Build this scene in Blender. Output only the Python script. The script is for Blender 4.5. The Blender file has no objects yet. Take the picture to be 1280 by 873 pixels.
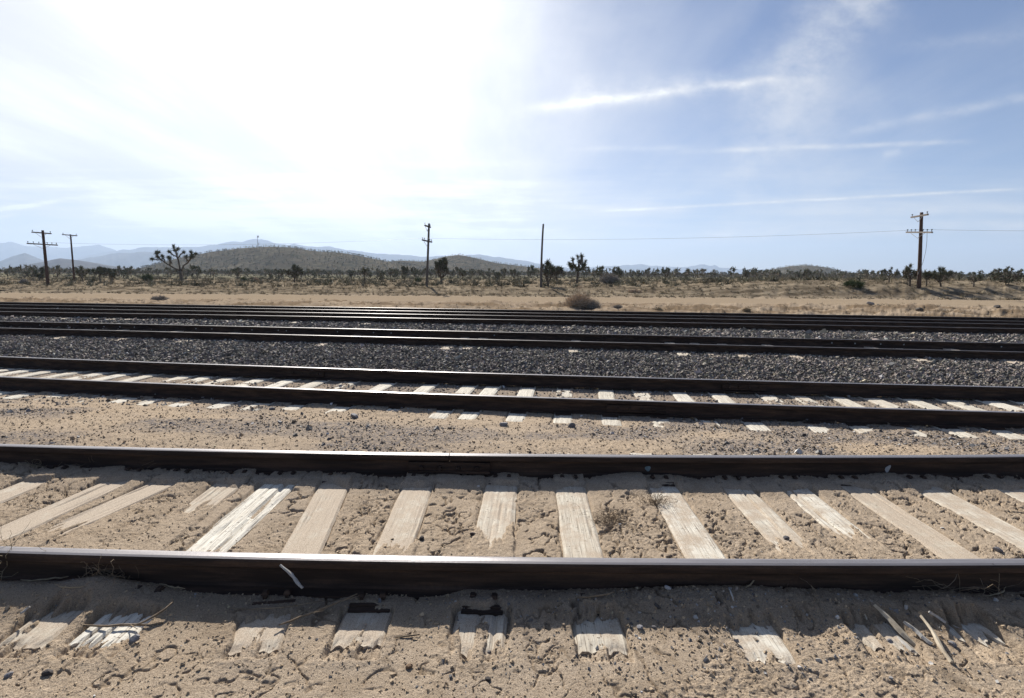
import bpy, bmesh, math, random
import numpy as np
from mathutils import Matrix, Vector

HAZE, SUN, SKY, EXPO = 1.4e-4, 5.0, 0.051, 0.77
CL0, CL1, CL2 = .385, .18, .3

rng = np.random.default_rng(11)
random.seed(5)
SC = bpy.context.scene
COL = SC.collection

# ------------------------------------------------------------------ camera maths
FPX, CXP, CYP = 667.0, 640.0, 426.5
EYE = np.array([0.0, 0.0, 1.525])
PITCH = math.atan(82.5 / FPX)
ROLL = 0.0073
_f = np.array([0, math.cos(PITCH), -math.sin(PITCH)])
_u0 = np.array([0, math.sin(PITCH), math.cos(PITCH)])
_r0 = np.array([1.0, 0, 0])
_r = math.cos(ROLL) * _r0 + math.sin(ROLL) * _u0
_u = math.cos(ROLL) * _u0 - math.sin(ROLL) * _r0


def ray(px, py):
    d = _f + (px - CXP) / FPX * _r - (py - CYP) / FPX * _u
    return d / np.linalg.norm(d)


def on_plane(px, py, z=0.0):
    d = ray(px, py)
    t = (z - EYE[2]) / d[2]
    return EYE + d * t


# ------------------------------------------------------------------ noise
def _hash(ix, iy, seed):
    ix = ix.astype(np.int64) & 0xFFFFFFFF
    iy = iy.astype(np.int64) & 0xFFFFFFFF
    h = (ix * 374761393 + iy * 668265263 + seed * 974634257) & 0xFFFFFFFF
    h = ((h ^ (h >> 13)) * 1274126177) & 0xFFFFFFFF
    h = ((h ^ (h >> 16)) * 2246822519) & 0xFFFFFFFF
    h = h ^ (h >> 15)
    return (h & 0xFFFFFF) / float(0x1000000)


def vnoise(x, y, seed=0):
    x = np.asarray(x, dtype=np.float64); y = np.asarray(y, dtype=np.float64)
    ix = np.floor(x); iy = np.floor(y)
    fx = x - ix; fy = y - iy
    fx = fx * fx * fx * (fx * (fx * 6 - 15) + 10)
    fy = fy * fy * fy * (fy * (fy * 6 - 15) + 10)
    a = _hash(ix, iy, seed); b = _hash(ix + 1, iy, seed)
    c = _hash(ix, iy + 1, seed); d = _hash(ix + 1, iy + 1, seed)
    return (a + (b - a) * fx) * (1 - fy) + (c + (d - c) * fx) * fy


def fbm(x, y, oct=4, seed=0, gain=0.5):
    """about -0.5 .. 0.5"""
    s = 0; a = 1.0; t = 0
    ca, sa = math.cos(0.6), math.sin(0.6)
    for i in range(oct):
        s = s + a * (vnoise(x, y, seed + i * 17) - 0.5)
        t += a
        x, y = (x * ca - y * sa) * 2.03 + 7.3, (x * sa + y * ca) * 2.03 - 3.1
        a *= gain
    return s / t * 1.4


def worley(x, y, seed=0):
    ix = np.floor(x); iy = np.floor(y)
    f1 = np.full(np.shape(x), 9.0); f2 = np.full(np.shape(x), 9.0)
    for dx in (-1, 0, 1):
        for dy in (-1, 0, 1):
            cx = ix + dx; cy = iy + dy
            px = cx + _hash(cx, cy, seed); py = cy + _hash(cx, cy, seed + 91)
            d = np.sqrt((px - x) ** 2 + (py - y) ** 2)
            n1 = np.minimum(f1, d)
            f2 = np.minimum(np.maximum(f1, d), f2)
            f1 = n1
    return f1, f2


def sstep(a, b, x):
    t = np.clip((x - a) / (b - a), 0, 1)
    return t * t * (3 - 2 * t)


def gauss(x, y, cx, cy, rx, ry):
    return np.exp(-((x - cx) / rx) ** 2 - ((y - cy) / ry) ** 2)


# ------------------------------------------------------------------ mesh helpers
def link_mesh(name, me, mat=None, parent=None):
    o = bpy.data.objects.new(name, me)
    COL.objects.link(o)
    if mat is not None:
        for m in (mat if isinstance(mat, (list, tuple)) else [mat]):
            me.materials.append(m)
    if parent is not None:
        o.parent = parent
    return o


def np_mesh(name, V, F, smooth=False, attrs=None, mat_index=None):
    """V (n,3); F (m,k) array of one polygon size, or list of such arrays"""
    Fs = F if isinstance(F, list) else [F]
    Fs = [np.asarray(f, dtype=np.int32) for f in Fs if len(f)]
    me = bpy.data.meshes.new(name)
    V = np.asarray(V, dtype=np.float32)
    me.vertices.add(len(V)); me.vertices.foreach_set('co', V.ravel())
    nl = sum(f.size for f in Fs); npoly = sum(len(f) for f in Fs)
    me.loops.add(nl); me.polygons.add(npoly)
    me.loops.foreach_set('vertex_index', np.concatenate([f.ravel() for f in Fs]))
    tot = np.concatenate([np.full(len(f), f.shape[1], dtype=np.int32) for f in Fs])
    st = np.concatenate([[0], np.cumsum(tot)[:-1]]).astype(np.int32)
    me.polygons.foreach_set('loop_start', st)
    me.polygons.foreach_set('loop_total', tot)
    me.polygons.foreach_set('use_smooth', np.full(npoly, bool(smooth)))
    if mat_index is not None:
        me.polygons.foreach_set('material_index', np.asarray(mat_index, dtype=np.int32))
    me.update(calc_edges=True)
    me.validate()
    if attrs:
        for k, a in attrs.items():
            a = np.asarray(a, dtype=np.float32)
            if a.ndim == 1:
                at = me.attributes.new(k, 'FLOAT', 'POINT'); at.data.foreach_set('value', a)
            else:
                at = me.attributes.new(k, 'FLOAT_COLOR', 'POINT')
                at.data.foreach_set('color', np.concatenate([a, np.ones((len(a), 1), np.float32)], 1).ravel())
    return me


def grid_faces(nr, nc):
    i = np.arange(nr - 1)[:, None] * nc + np.arange(nc - 1)[None, :]
    return np.stack([i, i + 1, i + nc + 1, i + nc], -1).reshape(-1, 4)


class MB:
    """collects polygons of one part"""
    def __init__(s):
        s.V = []; s.Q = []; s.T = []; s.n = 0

    def add(s, V, Q=None, T=None):
        V = np.asarray(V, float)
        s.V.append(V)
        if Q is not None and len(Q): s.Q.append(np.asarray(Q, int) + s.n)
        if T is not None and len(T): s.T.append(np.asarray(T, int) + s.n)
        s.n += len(V)

    def box(s, c, size, axes=None, taper=1.0):
        sx, sy, sz = np.array(size) / 2
        P = np.array([[-sx, -sy, -sz], [sx, -sy, -sz], [sx, sy, -sz], [-sx, sy, -sz],
                      [-sx * taper, -sy * taper, sz], [sx * taper, -sy * taper, sz], [sx * taper, sy * taper, sz], [-sx * taper, sy * taper, sz]])
        if axes is not None:
            P = P @ np.asarray(axes)
        s.add(P + np.asarray(c), [[0, 3, 2, 1], [4, 5, 6, 7], [0, 1, 5, 4], [1, 2, 6, 5], [2, 3, 7, 6], [3, 0, 4, 7]])

    def tube(s, pts, rad, k=6, cap=True):
        pts = np.asarray(pts, float); n = len(pts)
        rad = np.broadcast_to(np.asarray(rad, float), (n,))
        tan = np.gradient(pts, axis=0)
        tan /= np.linalg.norm(tan, axis=1)[:, None] + 1e-9
        ref = np.array([0, 0, 1.0]) if abs(tan[0][2]) < 0.8 else np.array([1.0, 0, 0])
        a = np.linspace(0, 2 * math.pi, k, endpoint=False)
        V = []
        for p, t, r in zip(pts, tan, rad):
            n1 = np.cross(t, ref)
            n1 /= np.linalg.norm(n1) + 1e-9
            n2 = np.cross(n1, t); ref = n2
            V.append(p + r * (np.cos(a)[:, None] * n1 + np.sin(a)[:, None] * n2))
        V = np.concatenate(V)
        Q = []
        for i in range(n - 1):
            for j in range(k):
                j2 = (j + 1) % k
                Q.append([i * k + j, i * k + j2, (i + 1) * k + j2, (i + 1) * k + j])
        T = []
        if cap:
            V = np.concatenate([V, pts[:1], pts[-1:]])
            for j in range(k):
                j2 = (j + 1) % k
                T.append([n * k, j2, j]); T.append([n * k + 1, (n - 1) * k + j, (n - 1) * k + j2])
        s.add(V, Q, T)

    def mesh(s, name, smooth=False, attrs=None):
        F = []
        if s.Q: F.append(np.concatenate(s.Q))
        if s.T: F.append(np.concatenate(s.T))
        return np_mesh(name, np.concatenate(s.V), F, smooth, attrs)

    def build(s, name, mat, parent=None, smooth=False, attrs=None):
        return link_mesh(name, s.mesh(name, smooth, attrs), mat, parent)


def tag(o, label=None, cat=None, group=None, kind=None):
    if label: o['label'] = label
    if cat: o['category'] = cat
    if group: o['group'] = group
    if kind: o['kind'] = kind
    return o


def empty(name, loc, rz=0.0):
    o = bpy.data.objects.new(name, None)
    o.empty_display_size = 0.2
    o.location = loc; o.rotation_euler = (0, 0, rz)
    COL.objects.link(o)
    return o


def copy_tree(o, parent=None):
    c = o.copy(); COL.objects.link(c)
    if parent is not None:
        c.parent = parent
    for ch in list(o.children):
        copy_tree(ch, c)
    return c


# ------------------------------------------------------------------ materials
class NT:
    def __init__(s, tree):
        s.t = tree; s.l = tree.links

    def n(s, typ, **kw):
        nd = s.t.nodes.new(typ)
        for k, v in kw.items():
            if k == 'ins':
                for kk, vv in v.items():
                    sock = nd.inputs[kk]
                    if isinstance(vv, bpy.types.NodeSocket): s.l.new(vv, sock)
                    else: sock.default_value = vv
            else:
                setattr(nd, k, v)
        return nd

    def math(s, op, a, b=None, c=None, clamp=False):
        nd = s.t.nodes.new('ShaderNodeMath'); nd.operation = op; nd.use_clamp = clamp
        for i, v in enumerate((a, b, c)):
            if v is None: continue
            if isinstance(v, bpy.types.NodeSocket): s.l.new(v, nd.inputs[i])
            else: nd.inputs[i].default_value = v
        return nd.outputs[0]

    def mix(s, fac, a, b, blend='MIX'):
        nd = s.t.nodes.new('ShaderNodeMix'); nd.data_type = 'RGBA'; nd.blend_type = blend
        for sock, v in ((nd.inputs[0], fac), (nd.inputs[6], a), (nd.inputs[7], b)):
            if isinstance(v, bpy.types.NodeSocket): s.l.new(v, sock)
            else: sock.default_value = v if not isinstance(v, tuple) or len(v) == 4 else (*v, 1)
        return nd.outputs[2]

    def ramp(s, fac, stops):
        nd = s.t.nodes.new('ShaderNodeValToRGB')
        s.l.new(fac, nd.inputs[0])
        cr = nd.color_ramp
        while len(cr.elements) < len(stops): cr.elements.new(0.5)
        for e, (p, c) in zip(cr.elements, stops):
            e.position = p
            e.color = (c, c, c, 1) if not isinstance(c, tuple) else (*c, 1)
        return nd.outputs[0]

    def smooth(s, v, a, b):
        nd = s.t.nodes.new('ShaderNodeMapRange'); nd.interpolation_type = 'SMOOTHSTEP'
        s.l.new(v, nd.inputs[0])
        nd.inputs[1].default_value = a; nd.inputs[2].default_value = b
        nd.inputs[3].default_value = 0; nd.inputs[4].default_value = 1
        return nd.outputs[0]

    def noise(s, vec, scale, detail=4, rough=0.55, **kw):
        nd = s.t.nodes.new('ShaderNodeTexNoise')
        if vec is not None: s.l.new(vec, nd.inputs['Vector'])
        nd.inputs['Scale'].default_value = scale
        nd.inputs['Detail'].default_value = detail
        nd.inputs['Roughness'].default_value = rough
        return nd.outputs[0]

    def scale(s, vec, sc):
        nd = s.t.nodes.new('ShaderNodeMapping')
        s.l.new(vec, nd.inputs[0]); nd.inputs['Scale'].default_value = sc
        return nd.outputs[0]

    def bump(s, h, strength, dist):
        nd = s.t.nodes.new('ShaderNodeBump')
        s.l.new(h, nd.inputs['Height'])
        nd.inputs['Strength'].default_value = strength; nd.inputs['Distance'].default_value = dist
        return nd.outputs[0]


def new_mat(name):
    m = bpy.data.materials.new(name); m.use_nodes = True
    nt = NT(m.node_tree)
    b = m.node_tree.nodes['Principled BSDF']
    return m, nt, b


def setp(nt, b, **kw):
    names = {'color': 'Base Color', 'rough': 'Roughness', 'metal': 'Metallic', 'normal': 'Normal', 'spec': 'Specular IOR Level'}
    for k, v in kw.items():
        sock = b.inputs[names[k]]
        if isinstance(v, bpy.types.NodeSocket): nt.l.new(v, sock)
        elif isinstance(v, tuple): sock.default_value = (*v, 1)
        else: sock.default_value = v


def attr(nt, name):
    nd = nt.n('ShaderNodeAttribute'); nd.attribute_name = name
    return nd


def mat_ground():
    m, nt, b = new_mat('desert_ground')
    pos = nt.n('ShaderNodeNewGeometry').outputs['Position']
    big = nt.noise(pos, 0.7, 4)
    mid = nt.noise(pos, 9, 5, 0.6)
    fine = nt.noise(pos, 260, 3, 0.7)
    grain = nt.noise(pos, 95, 5, 0.75)
    sand = nt.mix(nt.ramp(mid, [(0.3, 0.0), (0.7, 1.0)]), (0.40, 0.31, 0.215), (0.51, 0.405, 0.29))
    sand = nt.mix(nt.ramp(big, [(0.35, 0.0), (0.68, 0.45)]), sand, (0.46, 0.385, 0.30))
    sand = nt.mix(nt.ramp(grain, [(0.36, 0.7), (0.47, 0.0)]), sand, (0.17, 0.125, 0.09))
    sand = nt.mix(nt.ramp(fine, [(0.40, 0.75), (0.50, 0.0)]), sand, (0.16, 0.12, 0.09))
    sand = nt.mix(nt.ramp(fine, [(0.58, 0.0), (0.70, 0.7)]), sand, (0.62, 0.52, 0.41))
    clod = attr(nt, 'clod').outputs['Fac']
    sand = nt.mix(clod, sand, (0.185, 0.135, 0.088))
    gm = attr(nt, 'gravel').outputs['Fac']
    gn = nt.math('MULTIPLY', gm, nt.ramp(nt.noise(pos, 34, 5, 0.75), [(0.42, 0.0), (0.56, 1.0)]), clamp=True)
    sand = nt.mix(gn, sand, (0.16, 0.145, 0.14))
    bal = attr(nt, 'ballast').outputs['Fac']
    balc = nt.mix(nt.ramp(nt.noise(pos, 30, 3), [(0.35, 0.0), (0.65, 1.0)]), (0.055, 0.05, 0.048), (0.13, 0.12, 0.115))
    c = nt.mix(bal, sand, balc)
    road = attr(nt, 'road').outputs['Fac']
    c = nt.mix(road, c, nt.mix(mid, (0.26, 0.20, 0.138), (0.33, 0.26, 0.182)))
    field = attr(nt, 'field').outputs['Fac']
    fn = nt.noise(nt.scale(pos, (0.35, 1.0, 1.0)), 1.1, 6, 0.7)
    fieldc = nt.mix(nt.ramp(fn, [(0.40, 0.0), (0.60, 1.0)]), (0.115, 0.09, 0.062), (0.30, 0.243, 0.17))
    far = attr(nt, 'far').outputs['Fac']
    fieldc = nt.mix(far, fieldc, nt.mix(nt.ramp(nt.noise(pos, 0.05, 6, 0.65), [(0.35, 0.0), (0.65, 1.0)]), (0.12, 0.115, 0.075), (0.26, 0.23, 0.16)))
    c = nt.mix(field, c, fieldc)
    h = nt.math('ADD', nt.math('MULTIPLY', fine, 0.5), grain)
    setp(nt, b, color=c, rough=1.0, spec=0.0, normal=nt.bump(h, 0.8, 0.008))
    return m


def mat_vcol(name, rough=0.9, spec=0.2, nscale=60, var=0.3, bump=0.3, dist=0.004, mul=1.0):
    """surface whose own colour comes from the mesh's colour attribute"""
    m, nt, b = new_mat(name)
    c = attr(nt, 'col').outputs['Color']
    pos = nt.n('ShaderNodeNewGeometry').outputs['Position']
    n = nt.noise(pos, nscale, 3)
    c = nt.mix(nt.math('MULTIPLY', n, var), c, nt.mix(1.0, c, (0.35, 0.33, 0.3), 'MULTIPLY'))
    setp(nt, b, color=c, rough=rough, spec=spec, normal=nt.bump(n, bump, dist))
    return m


def mat_wood():
    m, nt, b = new_mat('weathered_tie_wood')
    tc = nt.n('ShaderNodeTexCoord').outputs['Object']
    oi = nt.n('ShaderNodeObjectInfo')
    sep = nt.n('ShaderNodeSeparateColor'); nt.l.new(oi.outputs['Color'], sep.inputs[0])
    bleach, dust = sep.outputs[0], sep.outputs[1]
    off = nt.n('ShaderNodeVectorMath', operation='ADD')
    nt.l.new(tc, off.inputs[0])
    comb = nt.n('ShaderNodeCombineXYZ'); nt.l.new(nt.math('MULTIPLY', oi.outputs['Random'], 37.0), comb.inputs[0])
    nt.l.new(nt.math('MULTIPLY', oi.outputs['Random'], 91.0), comb.inputs[1])
    nt.l.new(comb.outputs[0], off.inputs[1])
    v = off.outputs[0]
    grain = nt.noise(nt.scale(v, (70, 2.2, 20)), 1.0, 5, 0.65)
    grain2 = nt.noise(nt.scale(v, (240, 5, 60)), 1.0, 3, 0.6)
    blot = nt.noise(v, 7, 5, 0.7)
    base = nt.mix(nt.ramp(grain, [(0.33, 0.0), (0.6, 1.0)]), (0.42, 0.36, 0.27), (0.56, 0.50, 0.395))
    white = nt.mix(nt.ramp(grain, [(0.3, 0.0), (0.5, 1.0)]), (0.50, 0.44, 0.35), (0.74, 0.70, 0.60))
    c = nt.mix(bleach, base, white)
    c = nt.mix(nt.ramp(grain2, [(0.34, 0.75), (0.46, 0.0)]), c, (0.13, 0.10, 0.075))
    split = nt.noise(nt.scale(v, (26, .55, 8)), 1.0, 4, 0.6)
    c = nt.mix(nt.ramp(split, [(0.30, 0.85), (0.36, 0.0)]), c, (0.10, 0.078, 0.06))
    spots = nt.noise(v, 55, 2, 0.6)
    c = nt.mix(nt.ramp(spots, [(0.30, 0.85), (0.38, 0.0)]), c, (0.10, 0.075, 0.055))
    dm = nt.ramp(nt.math('ADD', blot, nt.math('MULTIPLY', nt.math('SUBTRACT', dust, .55), .55)), [(0.40, 0.08), (0.60, 1.0)])
    g = nt.noise(v, 200, 2, 0.6)
    c = nt.mix(dm, c, nt.mix(nt.ramp(g, [(.35, 0.0), (.6, 1.0)]), (0.31, 0.245, 0.18), (0.53, 0.44, 0.335)))
    h = nt.math('ADD', grain, nt.math('MULTIPLY', grain2, 0.6))
    setp(nt, b, color=c, rough=0.9, spec=0.2, normal=nt.bump(h, 0.7, 0.006))
    return m


def mat_rail(name, col, col2, rough, metal, r2=None):
    m, nt, b = new_mat(name)
    pos = nt.n('ShaderNodeNewGeometry').outputs['Position']
    n = nt.noise(nt.scale(pos, (1.2, 14, 14)), 1.6, 5, 0.65)
    n2 = nt.noise(pos, 60, 4, 0.7)
    f = nt.math('MULTIPLY', nt.ramp(n, [(0.42, 0.0), (0.72, 1.0)]), nt.math('ADD', nt.math('MULTIPLY', n2, 1.2), 0.2), clamp=True)
    c = nt.mix(f, col, col2)
    if r2 is None:
        setp(nt, b, rough=rough)
    else:
        nd = nt.n('ShaderNodeMapRange'); nt.l.new(n, nd.inputs[0]); nd.inputs[3].default_value = rough; nd.inputs[4].default_value = r2
        setp(nt, b, rough=nd.outputs[0])
    setp(nt, b, color=c, metal=metal, spec=.15 if metal < .5 else .5, normal=nt.bump(n2, 0.25 if metal < 0.5 else 0.04, 0.002))
    return m


def mat_plain(name, c1, c2, scale=20, rough=0.85, stretch=(1, 1, 1), bump=0.4, dist=0.004, spec=0.2, metal=0.0):
    m, nt, b = new_mat(name)
    tc = nt.n('ShaderNodeTexCoord').outputs['Object']
    n = nt.noise(nt.scale(tc, stretch), scale, 5, 0.65)
    c = nt.mix(nt.ramp(n, [(0.3, 0.0), (0.7, 1.0)]), c1, c2)
    setp(nt, b, color=c, rough=rough, spec=spec, metal=metal, normal=nt.bump(n, bump, dist))
    return m


M = {}
M['ground'] = mat_ground()
M['stone'] = mat_vcol('loose_stone', 0.85, 0.25, 90, 0.5, 0.5, 0.003)
M['leaf'] = mat_vcol('dry_foliage', 0.85, 0.15, 3, 0.25, 0.0, 0.001)
M['wood'] = mat_wood()
M['rust'] = mat_rail('rusty_steel', (0.034, 0.024, 0.019), (0.115, 0.072, 0.049), 0.75, 0.0)
M['polish'] = mat_rail('worn_rail_top', (0.22, 0.205, 0.205), (0.30, 0.28, 0.28), 0.32, 0.4, 0.42)
M['dullpolish'] = mat_rail('dull_rail_top', (0.10, 0.088, 0.084), (0.17, 0.155, 0.15), 0.40, 0.4, 0.52)
M['pole'] = mat_plain('creosoted_pole_wood', (0.055, 0.033, 0.024), (0.12, 0.075, 0.055), 6, 0.85, (6, 6, 0.4), 0.6, 0.01)
M['greypole'] = mat_plain('grey_pole_wood', (0.07, 0.06, 0.052), (0.15, 0.13, 0.115), 6, 0.85, (6, 6, 0.4), 0.6, 0.01)
M['arm'] = mat_plain('weathered_arm_wood', (0.12, 0.10, 0.085), (0.24, 0.21, 0.18), 8, 0.85, (1, 1, 1))
M['insulator'] = mat_plain('insulator_glass', (0.05, 0.07, 0.06), (0.08, 0.10, 0.09), 4, 0.2, bump=0.0)
M['wire'] = mat_plain('wire_metal', (0.05, 0.05, 0.05), (0.08, 0.08, 0.08), 4, 0.5, bump=0.0)
M['bark'] = mat_plain('shaggy_bark', (0.075, 0.06, 0.045), (0.17, 0.14, 0.11), 5, 0.95, (1, 1, 2), 0.8, 0.03)
M['splinter'] = mat_plain('pale_split_wood', (0.33, 0.27, 0.19), (0.55, 0.48, 0.37), 12, 0.9, (6, 1, 6))
M['greysplint'] = mat_plain('grey_split_wood', (0.30, 0.28, 0.25), (0.5, 0.48, 0.44), 12, 0.9, (6, 1, 6))
M['twig'] = mat_plain('dry_twig_bark', (0.12, 0.085, 0.055), (0.30, 0.235, 0.16), 30, 0.9)
M['straw'] = mat_plain('dry_straw', (0.24, 0.18, 0.11), (0.42, 0.34, 0.22), 20, 0.9)
M['deadbush'] = mat_plain('dead_brush_stems', (0.34, 0.26, 0.19), (0.58, 0.46, 0.33), 8, 0.95)
M['greybush'] = mat_plain('grey_brush_stems', (0.22, 0.195, 0.17), (0.40, 0.355, 0.30), 8, 0.95)
M['paint'] = mat_plain('faded_paint_mark', (0.30, 0.32, 0.33), (0.42, 0.44, 0.44), 30, 0.8)
M['bluepaint'] = mat_plain('faded_blue_paint', (0.10, 0.16, 0.19), (0.20, 0.28, 0.31), 60, 0.8)
M['white'] = mat_plain('white_painted_metal', (0.6, 0.6, 0.6), (0.75, 0.75, 0.75), 5, 0.5, bump=0.0)
M['grey'] = mat_plain('galvanised_metal', (0.2, 0.2, 0.21), (0.3, 0.3, 0.31), 5, 0.5, bump=0.0)

# ------------------------------------------------------------------ tracks
BT = -0.127
TRACKS = {1: dict(y0=3.167, b=-0.009, c=0.0068, top=0.170, base=0.0),
          2: dict(y0=7.245, b=-.121, c=0.0026, top=0.033, base=-0.137),
          3: dict(y0=11.88, b=-.135, c=0.0, top=0.175, base=0.0),
          4: dict(y0=16.10, b=-.115, c=-0.0006, top=0.250, base=0.075),
          5: dict(y0=19.03, b=-.130, c=-0.0004, top=0.250, base=0.075)}


def tr_pt(t, X, off=0.0):
    T = TRACKS[t]
    X = np.asarray(X, float)
    Y = T['y0'] + T['b'] * X + T['c'] * X * X
    s = T['b'] + 2 * T['c'] * X
    n = np.sqrt(1 + s * s)
    return X - s / n * off, Y + off / n, s


# tie list of the nearest track: far-end pixel, near-end pixel, width, bleach, dust, bare spans (Y ranges)
# (x at shadow line y=603) , (x2,y2)
TIES1 = [
    dict(p=(-60, 599), q=(-330, 679), w=.22, bl=.25, du=.8, bare=[(3.7, 4.0)]),
    dict(p=(50, 599), q=(-150, 679), w=.22, bl=.2, du=.75, bare=[(3.35, 4.5)]),
    dict(p=(152, 599), q=(-27, 679), w=.22, bl=.2, du=.8, bare=[(3.1, 4.5)]),
    dict(p=(215, 599), q=(31, 679), w=.21, bl=.15, du=1.0, bare=[(3.2, 4.5)]),
    dict(p=(290, 601), q=(190, 678), w=.21, bl=.10, du=.6, bare=[(3.55, 4.5), (2.2, 2.42)]),
    dict(p=(351, 603), q=(262, 680), w=.255, bl=1.0, du=.2, bare=[(2.85, 4.5), (2.16, 2.42)]),
    dict(p=(418, 605), q=(377, 687), w=.22, bl=.25, du=.75, bare=[(2.75, 4.5), (2.22, 2.38)]),
    dict(p=(523, 605), q=(491, 687), w=.22, bl=.30, du=.7, bare=[(3.1, 4.5), (2.20, 2.47)]),
    dict(p=(627, 605), q=(614, 690), w=.235, bl=.35, du=.6, bare=[(3.25, 4.5), (2.24, 2.46)]),
    dict(p=(712, 605), q=(729, 690), w=.22, bl=.30, du=.5, bare=[(2.6, 4.5), (2.17, 2.40)]),
    dict(p=(826, 605), q=(882, 694), w=.22, bl=.75, du=.55, bare=[(2.7, 4.5), (2.16, 2.36)]),
    dict(p=(917, 605), q=(1003, 694), w=.22, bl=.5, du=.6, bare=[(3.15, 4.5), (2.22, 2.40)]),
    dict(p=(988, 605), q=(1098, 694), w=.21, bl=.75, du=.5, bare=[(3.2, 4.5), (2.2, 2.40)]),
    dict(p=(1064, 605), q=(1200, 694), w=.22, bl=.15, du=.7, bare=[(2.7, 4.5)]),
    dict(p=(1151, 605), q=(1317, 694), w=.22, bl=.4, du=.6, bare=[(2.9, 4.5)]),
    dict(p=(1250, 605), q=(1450, 694), w=.22, bl=.35, du=.6, bare=[(3.0, 4.5)]),
    dict(p=(1345, 605), q=(1578, 694), w=.22, bl=.3, du=.6, bare=[(3.2, 4.5)]),
]
def y_new(y):
    return float(on_plane(640, 344 + 1034 / y)[1])


MOUNDS = [(*on_plane(130, 738)[:2], .085, .17, .09), (*on_plane(15, 735)[:2], .05, .30, .10), (*on_plane(950, 742)[:2], .050, .40, .11), (*on_plane(830, 745)[:2], .030, .28, .10),
          (*on_plane(1075, 800)[:2], .022, .10, .09), (*on_plane(1190, 770)[:2], .025, .15, .08), (*on_plane(1010, 785)[:2], -.016, .05, .07), (*on_plane(640, 772)[:2], -.016, .04, .05),
          (*on_plane(480, 740)[:2], -.012, .3, .06), (*on_plane(330, 735)[:2], -.014, .3, .05)]
for T in TIES1:
    a = on_plane(*T['p'])[:2]; c = on_plane(*T['q'])[:2]
    d = (a - c) / np.linalg.norm(a - c)
    T['o'] = a; T['d'] = d; T['n'] = np.array([d[1], -d[0]])
    T['bare'] = [(y_new(p), y_new(q)) for p, q in T['bare']]

T2X = [-38, -12, 13, 39, 67, 100, 131, 160, 193, 237, 263, 291, 328, 364, 400, 436, 482, 534, 582, 610, 654, 699, 748, 793, 840, 887, 947,
       989, 1036, 1081, 1130, 1179, 1233, 1276, 1322, 1368]
TIES2 = []
for x in T2X:
    y = 480.8 + (x - 640) * 0.0345
    TIES2.append(on_plane(x, y, -0.137)[0])


# ------------------------------------------------------------------ terrain height
PU = np.array([-60, 1.0, 4.4, 5.0, 5.85, 8.45, 9.1, 10.1, 13.4, 14.4, 20.4, 21.7, 23.4, 26, 31, 40.3, 41.5, 44.2, 47, 60, 150, 400, 12000])
PZ = np.array([0.0, 0.0, 0, -.03, -.142, -.155, -.10, -.02, -.02, 0.05, 0.055, -.08, -.13, -.08, -.03, -.03, .08, .40, .58, .68, .72, .9, 1.0])


def smooth_profile(u):
    a = np.interp(u, PU, PZ)
    for k in (0.35, -0.35):
        a = a + np.interp(u + k, PU, PZ)
    return a / 3


def u_of(X, Y):
    Xc = 60 * np.tanh(X / 60)
    return Y - BT * Xc * sstep(4.0, 6.0, Y)


def terrain(X, Y):
    u = u_of(X, Y)
    Xt = 55 * np.tanh(X / 55)
    tilt = 0.005 * sstep(22, 31, u) + 0.0035 * sstep(40, 46, u)
    tilt = tilt * (1 - 0.7 * sstep(90, 400, Y))
    z = smooth_profile(u) + tilt * Xt + .50 * sstep(8, 27, X) * sstep(39.8, 43.0, u) * (1 - sstep(46, 64, u))
    z = z + sstep(42, 60, u) * 0.30 * fbm(X / 9, Y / 9, 3, 5) + sstep(200, 900, Y) * 4.0 * fbm(X / 260, Y / 260, 3, 8)
    return z


def ground_hit(px, py, tmin=20.0, tmax=900.0):
    d = ray(px, py)
    ts = np.geomspace(tmin, tmax, 1500)
    P = EYE[None] + ts[:, None] * d[None]
    h = terrain(P[:, 0], P[:, 1])
    k = np.where(P[:, 2] < h)[0]
    i = k[0] if len(k) else len(ts) - 1
    return np.array([P[i, 0], P[i, 1], h[i]])


# ------------------------------------------------------------------ detailed ground sheet
f1024 = 534.0
vr = np.arange(560, 8.0, -0.72)
Yr = f1024 * 1.55 / vr
Yr = Yr[Yr < 95]
Yfar = np.geomspace(96, 10400, 190)
Yneg = np.concatenate([np.linspace(-14, 0.6, 16), np.linspace(0.8, Yr[0] - 0.02, 40)])
ROWS = np.concatenate([Yneg, Yr, Yfar])
tcol = np.concatenate([np.linspace(-1.6, -1.16, 40)[:-1], np.linspace(-1.16, 1.16, 1280), np.linspace(1.16, 1.6, 40)[1:]])
GY = np.repeat(ROWS[:, None], len(tcol), 1)
wid = np.where(ROWS < 1.5, 1.5 + (1.5 - ROWS) * 0.8, ROWS)
GX = wid[:, None] * tcol[None, :]


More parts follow.
